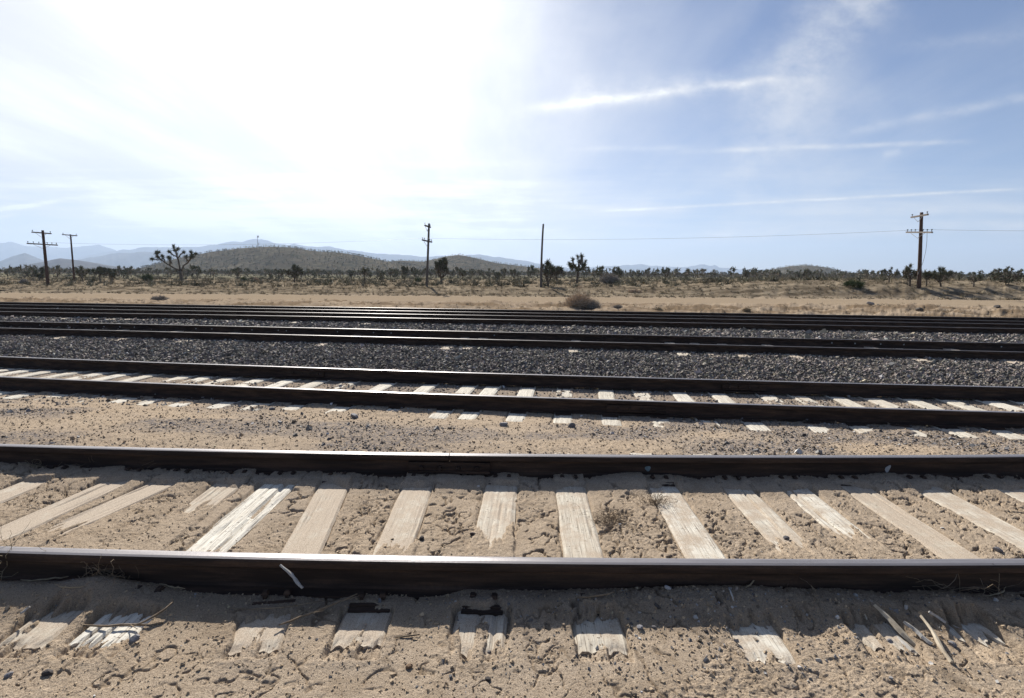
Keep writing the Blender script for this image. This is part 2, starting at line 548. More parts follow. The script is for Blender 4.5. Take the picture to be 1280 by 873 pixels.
def detail(X, Y, clod_out=None):
    """height added to the base terrain, plus surface zones"""
    u = u_of(X, Y)
    n = X.shape
    h = np.zeros(n)
    # ---- wavy soil everywhere near
    near = 1 - sstep(5.4, 8.5, u)
    wx = X + 0.16 * fbm(X * 4, Y * 4, 4, 21, .6); wy = Y + 0.16 * fbm(X * 4 + 9, Y * 4, 4, 22, .6)
    low = fbm(X * 1.6, Y * 1.6, 3, 31)
    lump = fbm(X * 11, Y * 11, 4, 32, 0.55)
    finee = fbm(X * 55, Y * 55, 3, 33, 0.65)
    patch = sstep(-0.10, 0.14, fbm(X * 2.3 + 4, Y * 2.3, 3, 34))           # where the crust is broken into clods
    f1, f2 = worley(wx * 6.0, wy * 5.0, 41)
    crack = (1 - sstep(0.02, 0.10, f2 - f1)) * sstep(0.0, 0.16, fbm(X * 2.0, Y * 2.0 + 3, 3, 35) + 0.03) * sstep(-.06, .10, fbm(X * 9, Y * 9, 3, 37))
    ridge = np.abs(fbm(X * 3.6 + .2 * lump, Y * 3.0, 4, 44, .6))
    crack = np.maximum(crack, (1 - sstep(0.004, 0.034, ridge)) * sstep(-.04, .10, fbm(X * 1.5 + 5, Y * 2.0, 3, 45)) * sstep(-.10, .06, fbm(X * 12, Y * 12, 3, 46)))
    ridge2 = np.abs(fbm(X * 7.5 + 3, Y * 5.5, 4, 47, .6))
    crack = np.maximum(crack, .8 * (1 - sstep(0.004, 0.045, ridge2)) * sstep(.0, .12, fbm(X * 2.2, Y * 2.6 + 2, 3, 48)))
    g1, g2 = worley(wx * 26, wy * 26, 43)
    clods = (0.5 - g1) * patch
    # ---- nearest track
    tie = np.zeros(n); edge = np.zeros(n); bare = np.zeros(n); wide = np.zeros(n)
    Yq = Y + .19
    for T in TIES1:
        dx = X - T['o'][0]; dy = Y - T['o'][1]
        al = dx * T['d'][0] + dy * T['d'][1]; ac = dx * T['n'][0] + dy * T['n'][1]
        ac = ac + 0.034 * fbm(X * 5, Y * 4, 4, 51, .6)
        yy = T['o'][1] + al * T['d'][1]
        hw = T['w'] / 2
        inside = sstep(1.93, 1.965, yy) * (1 - sstep(4.52, 4.56, yy))
        m = (1 - sstep(hw - 0.002, hw + 0.020, np.abs(ac))) * inside
        tie = np.maximum(tie, m)
        wide = np.maximum(wide, (1 - sstep(hw, hw + .10, np.abs(ac))) * sstep(1.85, 1.95, yy))
        e = np.exp(-((np.abs(ac) - hw - 0.004) / 0.010) ** 2) * inside * sstep(-0.12, 0.12, fbm(X * 3 + al, Y * 2.2, 2, 52) + 0.03)
        edge = np.maximum(edge, e)
        bb = np.zeros(n)
        for (y0, y1) in T['bare']:
            j = 0.5 * fbm(ac * 22, yy * 2.6, 3, 53 + int(100 * T['w'])) + .25 * fbm(ac * 60, yy * 14, 2, 54)
            bb = np.maximum(bb, sstep(y0 - .16, y0 + .16, yy + j * .7) * (1 - sstep(y1 - 0.03, y1 + 0.06, yy + 0.15 * j)))
        bare = np.maximum(bare, bb * m * (1 - sstep(3.68, 3.80, Y + .12 * fbm(X * 6, Y * 6, 2, 58)) * (Y < 4.2)) * (1 - sstep(2.47, 2.53, Yq + .10 * fbm(X * 7, Y * 7, 2, 57)) * (Yq < 2.75)))
    Yo = Y + .19
    shoulder = 1 - sstep(2.45, 2.75, Yo)
    crumb = np.abs(fbm(X * 34, Y * 34, 3, 36, .6))
    s1 = -0.006 + 0.012 * low + 0.007 * lump * (0.3 + 0.7 * patch) + 0.008 * finee * (.5 + .5 * patch) - 0.022 * crack + 0.004 * clods - 0.006 * crumb * patch
    s1 = s1 - 0.016 * edge + .030 * sstep(3.55, 3.82, Y) * (1 + fbm(X * 2, Y, 2, 49)) * (Y < 4.1)
    s_cov = 0.006 + 0.003 * lump + 0.006 * finee + .019 * sstep(3.55, 3.80, Y) * (1 + 1.2 * fbm(X * 5, Y * 4, 2, 59)) * (Y < 4.1)
    pat2 = .15 + .62 * sstep(-.02, .2, fbm(X * 1.7 + 2, Y * 2.4, 3, 38) + .10 * sstep(.2, 1.4, X) * sstep(1.9, 2.15, Y))
    bank = sstep(2.10, 2.32, Y) * (.034 + .010 * sstep(-.2, .5, X) + .018 * fbm(X * 1.6, Y * .5, 3, 39) - .030 * gauss(X, Y * 0, -.95, 0, .75, 1))
    sh = 0.004 + 0.012 * low + (0.007 * lump + 0.009 * finee + 0.009 * clods - 0.008 * crumb) * pat2 - 0.008 * crack + bank
    for (mx, my, mh, rx_, ry_) in MOUNDS:
        sh = sh + mh * gauss(X, Y, mx, my, rx_, ry_)
    out = 0.000 + 0.016 * low + 0.012 * lump + 0.012 * finee + 0.006 * clods
    a = s1 * (1 - shoulder) + sh * shoulder
    covh = s_cov * (1 - shoulder) + np.maximum(sh, 0.007 + 0.004 * lump + .006 * finee + bank) * shoulder
    base1 = a * (1 - wide * shoulder) + covh * wide * shoulder
    over = covh * (1 - tie) * 0 + covh * (1 - bare) + (-0.024 + .006 * finee) * bare
    h1 = base1 * (1 - tie) + over * tie
    o = sstep(4.35, 4.85, Yo)
    h1 = h1 * (1 - o) + out * o
    h = h + h1 * near
    # ---- second track
    X2, Y2, _ = tr_pt(2, X)
    du = (Y - Y2) / math.sqrt(1 + BT * BT)
    tie2 = np.zeros(n)
    zone2 = (np.abs(du) < 1.45)
    if zone2.any():
        # coordinate along the track
        nx, ny = 0.126, 0.992
        s0 = X - du * (-BT) * 0.992
        for x0 in TIES2:
            tie2 = np.maximum(tie2, (1 - sstep(0.10, 0.125, np.abs(s0 - x0 + 0.01 * lump))) * (np.abs(du) < 1.29))
        g2h = -0.010 + 0.012 * lump + 0.014 * finee + 0.010 * clods - .008 * crumb
        g2h = np.where(np.abs(du) > 0.75, -0.002 + 0.014 * low + 0.012 * lump + 0.010 * finee, g2h)
        cov2 = sstep(0.12, 0.22, fbm(X * 2.6, Y * 2.6, 3, 71) + np.where(np.abs(du) > 0.8, 0.05, -0.02) + np.where(X < -4.2, .14, 0))
        over2 = (-0.022) * (1 - cov2) + (0.008 + 0.006 * lump) * cov2
        hz = g2h * (1 - tie2) + over2 * tie2
        k2 = zone2 * sstep(1.45, 1.30, np.abs(du))
        h = h * (1 - k2) + hz * k2
    mid = sstep(5.4, 8.5, u) * (1 - sstep(21.5, 23.5, u))
    h = h + mid * (1 - zone2) * (0.03 * lump + 0.02 * low)
    # ---- rough bank between ballast and dirt road
    b1 = sstep(22, 24, u) * (1 - sstep(30.0, 31.6, u + 0.8 * fbm(X / 5, Y / 5, 3, 84)))
    h = h + b1 * (0.26 * fbm(X / 2.6, Y / 0.8, 4, 81) + 0.20 * fbm(X / 0.5, Y / 0.4, 4, 82, .65))
    rd = sstep(30.4, 31.6, u + 0.8 * fbm(X / 5, Y / 5, 3, 84)) * (1 - sstep(38.0, 40.5, u + 1.4 * fbm(X / 6, Y / 3, 3, 85)))
    h = h + rd * (0.03 * fbm(X / 3, Y / 1.2, 3, 86)) - rd * 0.05 * (np.exp(-((u - 34.2) / .35) ** 2) + np.exp(-((u - 36.0) / .35) ** 2))
    fld = sstep(38.5, 41.0, u + 1.4 * fbm(X / 6, Y / 3, 3, 85))
    h = h + fld * (0.14 * fbm(X / 3.0, Y / 1.8, 4, 87) + 0.16 * fbm(X / 0.7, Y / 0.7, 3, 88)) * (1 - sstep(200, 600, Y))
    grav = near * sstep(4.35, 4.9, Yo) * sstep(-0.18, 0.22, fbm(X * 0.9, Y * 1.5, 4, 91) + 0.12 * sstep(-3, 4, X)) \
        + 0.6 * (np.abs(du) < 0.72) + 0.20 * shoulder * sstep(0.05, 0.25, fbm(X * 2, Y * 2, 3, 92) + 0.08 * sstep(0.3, 1.2, X))
    bal = sstep(8.37, 8.65, u - 0.10 * lump) * (1 - sstep(21.0, 21.9, u + 0.5 * low))
    clod = near * (0.26 * patch * sstep(-.1, 0.25, lump) * (1 - sstep(4.2, 4.5, Yo)) * (1 - tie) + .5 * crack * (1 - tie) * (1 - sstep(4.2, 4.5, Yo)))  # browner clods; self-shading of lumps and cracks is put into the colour
    clod = clod + 0.40 * shoulder * sstep(2.22, 2.45, Yo) + 0.45 * (np.abs(du) < .72) * near  # darker in front of the nearest rail and between the second track's rails
    clod = clod + b1 * (.35 + .65 * sstep(-.15, .15, fbm(X / 2, Y / .8, 3, 83)))
    return h, dict(clod=np.clip(clod, 0, 1), gravel=np.clip(grav, 0, 1), ballast=bal, road=rd, field=fld, far=sstep(60, 160, Y))


dh, zones = detail(GX, GY)
GZ = terrain(GX, GY) + dh
V = np.stack([GX, GY, GZ], -1).reshape(-1, 3)
me = np_mesh('ground', V, grid_faces(len(ROWS), len(tcol)), True, {k: v.ravel() for k, v in zones.items()})
g = link_mesh('ground', me, M['ground'])
tag(g, 'pale desert sand with cracked crust under the tracks, dirt road and scrub plain', 'ground', kind='structure')


def gz(X, Y):
    X = np.atleast_1d(np.asarray(X, float)); Y = np.atleast_1d(np.asarray(Y, float))
    return terrain(X, Y) + detail(X, Y)[0]


# ------------------------------------------------------------------ loose stones
CUBE = np.array([[-1, -1, -1], [1, -1, -1], [1, 1, -1], [-1, 1, -1], [-1, -1, 1], [1, -1, 1], [1, 1, 1], [-1, 1, 1]], float)
CQ = np.array([[0, 3, 2, 1], [4, 5, 6, 7], [0, 1, 5, 4], [1, 2, 6, 5], [2, 3, 7, 6], [3, 0, 4, 7]])


def rand_rot(n):
    q = rng.normal(size=(n, 4)); q /= np.linalg.norm(q, axis=1)[:, None]
    w, x, y, z = q.T
    R = np.empty((n, 3, 3))
    R[:, 0] = np.stack([1 - 2 * (y * y + z * z), 2 * (x * y - z * w), 2 * (x * z + y * w)], 1)
    R[:, 1] = np.stack([2 * (x * y + z * w), 1 - 2 * (x * x + z * z), 2 * (y * z - x * w)], 1)
    R[:, 2] = np.stack([2 * (x * z - y * w), 2 * (y * z + x * w), 1 - 2 * (x * x + y * y)], 1)
    return R


def stone_cloud(name, P, size, colf, sink=0.25):
    n = len(P)
    S = size[:, None] * np.stack([rng.uniform(.7, 1.3, n), rng.uniform(.55, 1.0, n), rng.uniform(.45, .85, n)], 1) * 0.5
    L = CUBE[None] * (1 + rng.uniform(-.42, .30, (n, 8, 3)))
    L = L * S[:, None, :]
    L = np.einsum('nij,nvj->nvi', rand_rot(n), L)
    C = P.copy(); C[:, 2] += size * (0.35 - sink)
    V = (L + C[:, None, :]).reshape(-1, 3)
    F = (CQ[None] + (np.arange(n) * 8)[:, None, None]).reshape(-1, 4)
    col = np.repeat(colf(n), 8, 0)
    o = link_mesh(name, np_mesh(name, V, F, False, {'col': col}), M['stone'])
    return o


def ballast_col(n):
    v = rng.lognormal(math.log(0.20), 0.45, n)[:, None]
    tint = np.stack([1.05 + rng.normal(0, .05, n), np.full(n, 0.93), .80 + rng.normal(0, .06, n)], 1)
    br = (rng.random(n) < 0.10)[:, None]
    return np.clip(np.where(br, v * np.array([1.25, 1.02, .9]), v * tint), 0.02, 0.6)


def pebble_col(n):
    v = rng.lognormal(math.log(0.20), 0.45, n)[:, None]
    k = rng.random(n)[:, None]
    t = np.where(k < .45, np.array([1.12, .92, .72]), np.where(k < .85, np.array([.88, .85, .84]), np.array([1.7, 1.65, 1.55])))
    return np.clip(v * t, 0.03, 0.75)


pts = []
for (u0, u1, hx, sp, s0) in ((8.3, 11.1, 14.5, 0.031, 0.032), (12.75, 15.4, 18, 0.048, 0.050), (17.0, 18.3, 20, 0.10, .055)):
    nx = int(2 * hx / sp); ny = int((u1 - u0) / sp)
    gx, gu = np.meshgrid(np.linspace(-hx, hx, nx), np.linspace(u0, u1, ny))
    gx = gx.ravel() + rng.uniform(-.5, .5, gx.size) * sp * 1.3
    gu = gu.ravel() + rng.uniform(-.5, .5, gu.size) * sp * 1.3
    gy = gu + BT * 60 * np.tanh(gx / 60)
    keep = rng.random(gx.size) < np.clip((gu - 8.25) / .35 + .12 * np.sin(gx * 5), 0, 1)
    pts.append(np.stack([gx[keep], gy[keep], np.full(keep.sum(), s0)], 1))
pts = np.concatenate(pts)
bz = gz(pts[:, 0], pts[:, 1]) + 0.03 * rng.random(len(pts))
szb = pts[:, 2] * rng.lognormal(0, .28, len(pts))
P = np.stack([pts[:, 0], pts[:, 1], bz], 1)
o = stone_cloud('ballast', P, szb, ballast_col)
tag(o, 'dark grey crushed stone ballast heaped around the three far tracks', 'ballast', kind='stuff')

# pebbles and crumbs of crust on the sand
def strip(n, y0, y1, hx, med, sig, dens=None):
    x = rng.uniform(-hx, hx, n); y = rng.uniform(y0, y1, n)
    if dens is not None:
        k = rng.random(n) < dens(x, y); x, y = x[k], y[k]
    return x, y, med * rng.lognormal(0, sig, len(x))


def d_mid(x, y):
    return np.clip((vnoise(x * .9, y * 1.5, 91) * .7 + .5 * vnoise(x * 2.5, y * 2.5, 92) + .012 * x - .50) * 3.0, 0.03, 1)


PB = [strip(36000, 4.2, 6.6, 8.5, .0085, .42, d_mid), strip(3200, 4.2, 6.3, 8, .020, .4, lambda x, y: d_mid(x, y) ** 2),
      strip(9000, 6.5, 8.1, 11, .016, .4), strip(6000, 1.5, 3.9, 4.4, .0034, .42)]
PB.append((rng.normal(1.0, .75, 900), rng.uniform(1.85, 2.36, 900), .0066 * rng.lognormal(0, .45, 900)))
X = np.concatenate([p[0] for p in PB]); Y = np.concatenate([p[1] for p in PB]); S = np.concatenate([p[2] for p in PB])
Z = gz(X, Y)
o = stone_cloud('gravel', np.stack([X, Y, Z], 1), S, pebble_col, 0.30)
tag(o, 'scattered small pebbles and chips of gravel lying on the sand', 'gravel', kind='stuff')


def crumb_col(n):
    return np.clip(np.array([.41, .315, .21])[None] * rng.lognormal(0, .16, (n, 1)), .05, .6)


PB = [strip(13000, 1.55, 4.0, 4.4, .0065, .38, lambda x, y: np.clip((vnoise(x * 2.3 + 4, y * 2.3, 34) - .3) * 2, .12, 1)), strip(6000, 1.5, 2.4, 3.0, .0055, .40), strip(9000, 4.2, 6.4, 8, .012, .35)]
X = np.concatenate([p[0] for p in PB]); Y = np.concatenate([p[1] for p in PB]); S = np.concatenate([p[2] for p in PB])
o = stone_cloud('soil_crumbs', np.stack([X, Y, gz(X, Y)], 1), S, crumb_col, 0.34)
tag(o, 'crumbs of dry crusted sand strewn between and beside the near rails', 'soil crumbs', kind='stuff')

# ------------------------------------------------------------------ rails
PROF = [(-.070, 0), (-.070, .010), (-.020, .022), (-.010, .036), (-.0085, .108), (-.016, .124), (-.0355, .130), (-.0365, .158), (-.030, .168), (-.016, .1715),
        (.016, .1715), (.030, .168), (.0365, .158), (.0355, .130), (.016, .124), (.0085, .108), (.010, .036), (.020, .022), (.070, .010), (.070, 0)]


def make_rail(t, side, half, label, polish, hscale=1.0, gap=None):
    T = TRACKS[t]
    xs = np.linspace(-half, half, 121)
    if gap is not None:
        xs = np.sort(np.concatenate([xs, [gap - .003, gap + .003]]))
    cx, cy, s = tr_pt(t, xs, side * 0.754)
    nn = np.sqrt(1 + s * s)
    npf = len(PROF)
    hs = (T['top'] - T['base']) / 0.1715
    V = np.empty((len(xs), npf, 3))
    for j, (a, z) in enumerate(PROF):
        V[:, j, 0] = cx - s / nn * a
        V[:, j, 1] = cy + a / nn
        V[:, j, 2] = T['base'] + z * hs
    F = []; MI = []
    for i in range(len(xs) - 1):
        if gap is not None and abs((xs[i] + xs[i + 1]) / 2 - gap) < .002:
            continue
        for j in range(npf):
            j2 = (j + 1) % npf
            F.append([i * npf + j, i * npf + j2, (i + 1) * npf + j2, (i + 1) * npf + j])
            MI.append(1 if j in (8, 9, 10) else 0)
    me = np_mesh('rail', V.reshape(-1, 3), np.array(F), False, None, MI)
    o = link_mesh('rail', me, [M['rust'], polish])
    tag(o, label, 'rail')
    return o


def rail_at_px(t, side, px):
    """X on that rail seen at photo column px"""
    X = 0.0
    for _ in range(30):
        cx, cy, s = tr_pt(t, X, side * .754)
        z = TRACKS[t]['top']
        d = np.array([cx, cy, z]) - EYE
        pxx = CXP + FPX * (d @ _r) / (d @ _f)
        X += (px - pxx) / FPX * float(cy) * 0.9
    return float(X)


def joint_bar(rail, t, side, X, length=.62, bolts=4):
    cx, cy, s = tr_pt(t, X, side * .754 - 0.026)
    z = TRACKS[t]['base'] + 0.074
    ang = math.atan(float(s))
    ca, sa = math.cos(ang), math.sin(ang)
    ax = [[ca, sa, 0], [-sa, ca, 0], [0, 0, 1]]
    b = MB()
    b.box((cx, cy, z), (length, .022, .080), ax)
    b.box((cx + sa * .012, cy - ca * .012, z - .032), (length, .03, .020), ax)
    jb = b.build('joint_bar', M['rust'], rail)
    for k in range(bolts):
        d = (k - (bolts - 1) / 2) * .14
        px, py = cx + ca * d + sa * .020, cy + sa * d - ca * .020
        q = MB()
        q.tube([(px, py + .012, z), (px, py - .014, z)], [.020, .017], 6)
        q.build('bolt', M['rust'], jb)


R = {}
R[1, -1] = make_rail(1, -1, 7, 'nearest rail of all, polished steel top across the foreground', M['polish'])
gapx = rail_at_px(1, 1, 562)
R[1, 1] = make_rail(1, 1, 9, 'second rail from the viewer, with a bolted joint and two paint spots', M['polish'], gap=gapx)
R[2, -1] = make_rail(2, -1, 13, 'near rail of the sand filled second track, above pale tie ends', M['polish'])
R[2, 1] = make_rail(2, 1, 14, 'far rail of the sand filled second track, against the dark ballast', M['polish'])
R[3, -1] = make_rail(3, -1, 19, 'near rail of the middle ballasted track, above pale tie ends in ballast', M['dullpolish'])
R[3, 1] = make_rail(3, 1, 20, 'far rail of the middle ballasted track, with small pale dots on its web', M['dullpolish'])
R[4, -1] = make_rail(4, -1, 26, 'rail just beyond the narrow strip of ballast, near rail of fourth track', M['dullpolish'])
R[4, 1] = make_rail(4, 1, 27, 'dark rail third from the farthest, far rail of fourth track', M['dullpolish'])
R[5, -1] = make_rail(5, -1, 30, 'second farthest dark rail, near rail of the farthest track', M['dullpolish'])
R[5, 1] = make_rail(5, 1, 31, 'farthest rail of all, dark against the sandy bank', M['dullpolish'])
joint_bar(R[1, 1], 1, 1, rail_at_px(1, 1, 562))
joint_bar(R[2, 1], 2, 1, rail_at_px(2, 1, 383))
joint_bar(R[2, -1], 2, -1, rail_at_px(2, -1, 795), .7)
joint_bar(R[2, 1], 2, 1, rail_at_px(2, 1, 930))


def paint_spot(rail, t, side, px, mat, rx, rz, tilt=0.0, zoff=.072):
    X = rail_at_px(t, side, px)
    cx, cy, s = tr_pt(t, X, side * .754 - 0.0112)
    z = TRACKS[t]['base'] + zoff
    b = MB()
    k = 14
    ring = []
    for i in range(k):
        a = 2 * math.pi * i / k
        r = 1 + .16 * math.sin(3 * a + px)
        xx = rx * r * math.cos(a); zz = rz * r * math.sin(a)
        ring.append([cx + xx * math.cos(tilt) - zz * math.sin(tilt), cy, z + xx * math.sin(tilt) + zz * math.cos(tilt)])
    back = [[p[0], p[1] + .004, p[2]] for p in ring]
    V = ring + back + [[cx, cy, z]]
    Q = [[i, (i + 1) % k, k + (i + 1) % k, k + i] for i in range(k)]
    Tt = [[2 * k, (i + 1) % k, i] for i in range(k)]
    b.add(V, Q, Tt)
    return b.build('paint_spot', mat, rail)


p = paint_spot(R[1, 1], 1, 1, 810, M['bluepaint'], .021, .020); p['label'] = 'round faded blue paint spot'
p = paint_spot(R[1, 1], 1, 1, 1110, M['paint'], .017, .030, -.5); p['label'] = 'oval whitish paint mark'
for px in (50, 85, 130, 150, 168, 245, 265, 315, 348, 358, 422, 467, 489, 618, 1040, 1069, 1101, 1130, 1252):
    paint_spot(R[3, 1], 3, 1, px, M['paint'], .015, .015, 0, .09)

# ------------------------------------------------------------------ ties
PLATE = MB(); PLATE.box((0, 0, .009), (.19, .33, .016)); PLATE.box((0, -.125, .019), (.19, .02, .012)); PLATE.box((0, .125, .019), (.19, .02, .012))
PLATE_ME = PLATE.mesh('tie_plate'); PLATE_ME.materials.append(M['rust'])
SPK = MB(); SPK.box((0, 0, .01), (.017, .017, .05)); SPK.box((0, .006, .038), (.032, .042, .014), taper=.6)
SPK_ME = SPK.mesh('spike'); SPK_ME.materials.append(M['rust'])


def tie_mesh(length, width, seed, rag0=.03, rag1=.03, nl=150, nw=18, depth=.17, rough=1.0):
    """weathered baulk, long axis = local Y, top near z=0, near end at -length/2"""
    l = np.linspace(-length / 2, length / 2, nl); w = np.linspace(-width / 2, width / 2, nw)
    W, L = np.meshgrid(w, l)
    e0 = rag0 * vnoise(W * 60 + seed, W * 0 + 3.3, seed) + rag0 * .5 * vnoise(W * 160, W * 0, seed + 3)
    fL = (L + length / 2) / length
    Ly = L + e0 * (1 - fL) ** 8 - rag1 * fL ** 8 * vnoise(W * 60, W * 0 + 9.1, seed + 5)
    Z = -0.004 * rough * (1 + np.abs(fbm(W * 38 + seed * 3.1, L * 1.6, 3, seed)) * 1.6) + 0.004 * fbm(W * 5, L * 1.3, 2, seed + 7)
    groove = sstep(0.24, 0.40, fbm(W * 46 + seed, L * 1.1 + seed, 3, seed + 11))
    Z = Z - 0.006 * rough ** 2 * groove
    endz = 1 - sstep(0, .035 / length * 2, fL)
    Z = Z - .012 * endz * vnoise(W * 50, L * 20, seed + 2)
    side = np.abs(W) / (width / 2)
    Z = Z - 0.010 * sstep(.86, 1.0, side)
    Wx = W + (0.006 * fbm(L * 5, W * 0 + seed, 3, seed + 13)) * sstep(.8, 1, side) * np.sign(W)
    top = np.stack([Wx, Ly, Z], -1).reshape(-1, 3)
    F = [grid_faces(nl, nw)]
    ring = np.concatenate([np.arange(nw), np.arange(1, nl) * nw + nw - 1, (nl - 1) * nw + np.arange(nw - 2, -1, -1), np.arange(nl - 2, 0, -1) * nw])
    low = top[ring].copy(); low[:, 2] = -depth
    nb = len(top)
    k = len(ring)
    i = np.arange(k)
    F.append(np.stack([ring[i], nb + i, nb + (i + 1) % k, ring[(i + 1) % k]], 1))
    V = np.concatenate([top, low])
    me = np_mesh('railroad_tie', V, F, False)
    me.materials.append(M['wood'])
    return me


TIE_LABELS = [
    'sand buried tie beyond the left edge of the nearest track',
    'sand buried tie at the far left end of the nearest track',
    'dusty tie under thin sand, second from left between the two nearest rails',
    'tie wholly hidden by a smooth strip of sand left of the greyish tie',
    'greyish sand dusted tie just left of the bright white tie',
    'brightest white bleached tie with flaking wood and a splintered near end',
    'long dusty pale tie just right of the bright white tie',
    'pale tie meeting the left end of the bolted rail joint',
    'tie with only its right half bare, just right of the rail joint',
    'straight pale tie bare from rail to rail, near the middle of the picture',
    'white edged tie beside the little ball of dry weed',
    'pale tie crossed by dark cracks, right of the blue paint spot',
    'short bright bare tie left of the oval paint mark',
    'wide dusty tan tie running from below the oval paint mark',
    'grey streaked tie right of the oval paint mark',
    'pale tie in the upper right corner of the nearest track',
    'sand buried tie beyond the right edge of the nearest track']


def add_plates(root, t, near_off, far_off, spikes=True):
    for off in (near_off, far_off):
        p = bpy.data.objects.new('tie_plate', PLATE_ME); COL.objects.link(p); p.parent = root
        p.location = (0, off, -0.013)
        if spikes:
            for (sx, sy) in ((.05, -.088), (-.05, -.088), (.05, .088)):
                k = bpy.data.objects.new('spike', SPK_ME); COL.objects.link(k); k.parent = p
                k.location = (sx, sy, .012)
                if sy > 0: k.rotation_euler = (0, 0, math.pi)


for i, T in enumerate(TIES1):
    yn, yf = 1.975 + .02 * ((i * 7) % 5 - 2), 4.50
    pn = T['o'] + T['d'] * ((yn - T['o'][1]) / T['d'][1]); pf = T['o'] + T['d'] * ((yf - T['o'][1]) / T['d'][1])
    c = (pn + pf) / 2; L = np.linalg.norm(pf - pn)
    rag = .13 if i in (5, 12) else (.09 if i == 11 else .035)
    o = bpy.data.objects.new('railroad_tie', tie_mesh(L, T['w'], 100 + i * 13, rag0=rag, rough=1.7 if i in (5, 11, 12) else 1.0))
    COL.objects.link(o)
    o.location = (c[0], c[1], 0.0)
    o.rotation_euler = (0, 0, math.atan2(-T['d'][0], T['d'][1]))
    o.color = (T['bl'], T['du'], 0, 1)
    tag(o, TIE_LABELS[i], 'railroad tie')
    # distances along the tie where it crosses the rails
    def cross(side):
        lo, hi = -2.0, 2.0
        for _ in range(40):
            m_ = (lo + hi) / 2
            p_ = c + T['d'] * m_
            _, ty, _s = tr_pt(1, p_[0], side * .754)
            if p_[1] < ty: lo = m_
            else: hi = m_
        return lo
    add_plates(o, 1, cross(-1), cross(1))

TIE2_ME = [tie_mesh(2.56, .225, 400 + 7 * k, .02, .02, 60, 10) for k in range(6)]
for i, x0 in enumerate(TIES2):
    cx, cy, s = tr_pt(2, x0)
    o = bpy.data.objects.new('railroad_tie', TIE2_ME[i % 6]); COL.objects.link(o)
    o.location = (float(cx), float(cy), -0.137)
    o.rotation_euler = (0, 0, math.atan(float(s)) + random.uniform(-.02, .02) + (math.pi if i % 2 else 0))
    o.color = (random.uniform(.35, .75), random.uniform(.1, .4), 0, 1)
    tag(o, 'pale dusty tie of the second track, lying between its two rails in gravelly sand', 'railroad tie', 'ties of the second track')
    add_plates(o, 2, -.754, .754, False)
for t, half, sp, lab in ((3, 14.0, .53, 'ballast buried tie of the middle track, only its near end showing below the rail'),
                         (4, 18.5, .53, 'ballast buried tie of the fourth track, a thin pale end under the rail')):
    xs = np.arange(-half, half, sp)
    for i, x0 in enumerate(xs):
        x0 = x0 + random.uniform(-.07, .07)
        cx, cy, s = tr_pt(t, x0)
        o = bpy.data.objects.new('railroad_tie', TIE2_ME[i % 6]); COL.objects.link(o)
        o.location = (float(cx) + .12 * random.uniform(-.1, .1), float(cy) + random.uniform(-.06, .02), TRACKS[t]['base'] + random.choice([0.025, 0.03, .012, -.01, -.03]))
        o.rotation_euler = (0, 0, math.atan(float(s)) + random.uniform(-.02, .02))
        o.color = (random.uniform(.0, .4), random.uniform(.5, .9), 0, 1)
        tag(o, lab, 'railroad tie', 'ties of the middle track' if t == 3 else 'ties of the fourth track')

# ------------------------------------------------------------------ telegraph poles and wires
def make_pole(px, py, D, H, r, mat, arms, label, lean=(0, 0), bend=0.0, arm_mat=None):
    d = ray(px, py); base = EYE + d * (D / d[1])
    x, y = base[0], base[1]; z = float(terrain(x, y))
    root = empty('utility_pole', (x, y, z))
    tag(root, label, 'utility pole', 'telegraph poles along the tracks')
    b = MB()
    n = 14
    ts = np.linspace(0, 1, n)
    pts = np.stack([lean[0] * ts * H + bend * (ts ** 3), lean[1] * ts * H, -0.6 + ts * (H + .6)], 1)
    b.tube(pts, r * (1 - .28 * ts), 12)
    b.build('pole', mat, root, True)
    ends = []
    dirv = np.array([0.125, 0.99, 0.0])
    for (h, L, tilt, pins) in arms:
        t = (h + .6) / (H + .6)
        c = np.array([lean[0] * t * H + bend * t ** 3, lean[1] * t * H, h])
        u = np.array([dirv[0], dirv[1], tilt]); u /= np.linalg.norm(u)
        w = np.cross(u, [0, 0, 1.0]); w /= np.linalg.norm(w); q = np.cross(w, u)
        off = -w * r * .95
        a = MB(); a.box(c + off, (L, .11, .11), [u, w, q])
        ar = a.build('crossarm', arm_mat or M['arm'], root)
        for s_ in pins:
            pc = c + off + u * s_ * L / 2 + q * .05
            k = MB(); k.tube([pc, pc + q * .09, pc + q * .10, pc + q * .15, pc + q * .17], [.018, .018, .045, .05, .02], 7)
            k.build('insulator', M['insulator'], ar, True)
            ends.append(np.array([x, y, z]) + pc + q * .14)
        for sgn in (-1, 1):
            bb = MB()
            bb.tube([c + off * 1.6 + u * sgn * L * .27 - q * .06, c + off * 1.4 - np.array([0, 0, .42])], .016, 5)
            bb.build('arm_brace', M['grey'], root)
    return root, ends


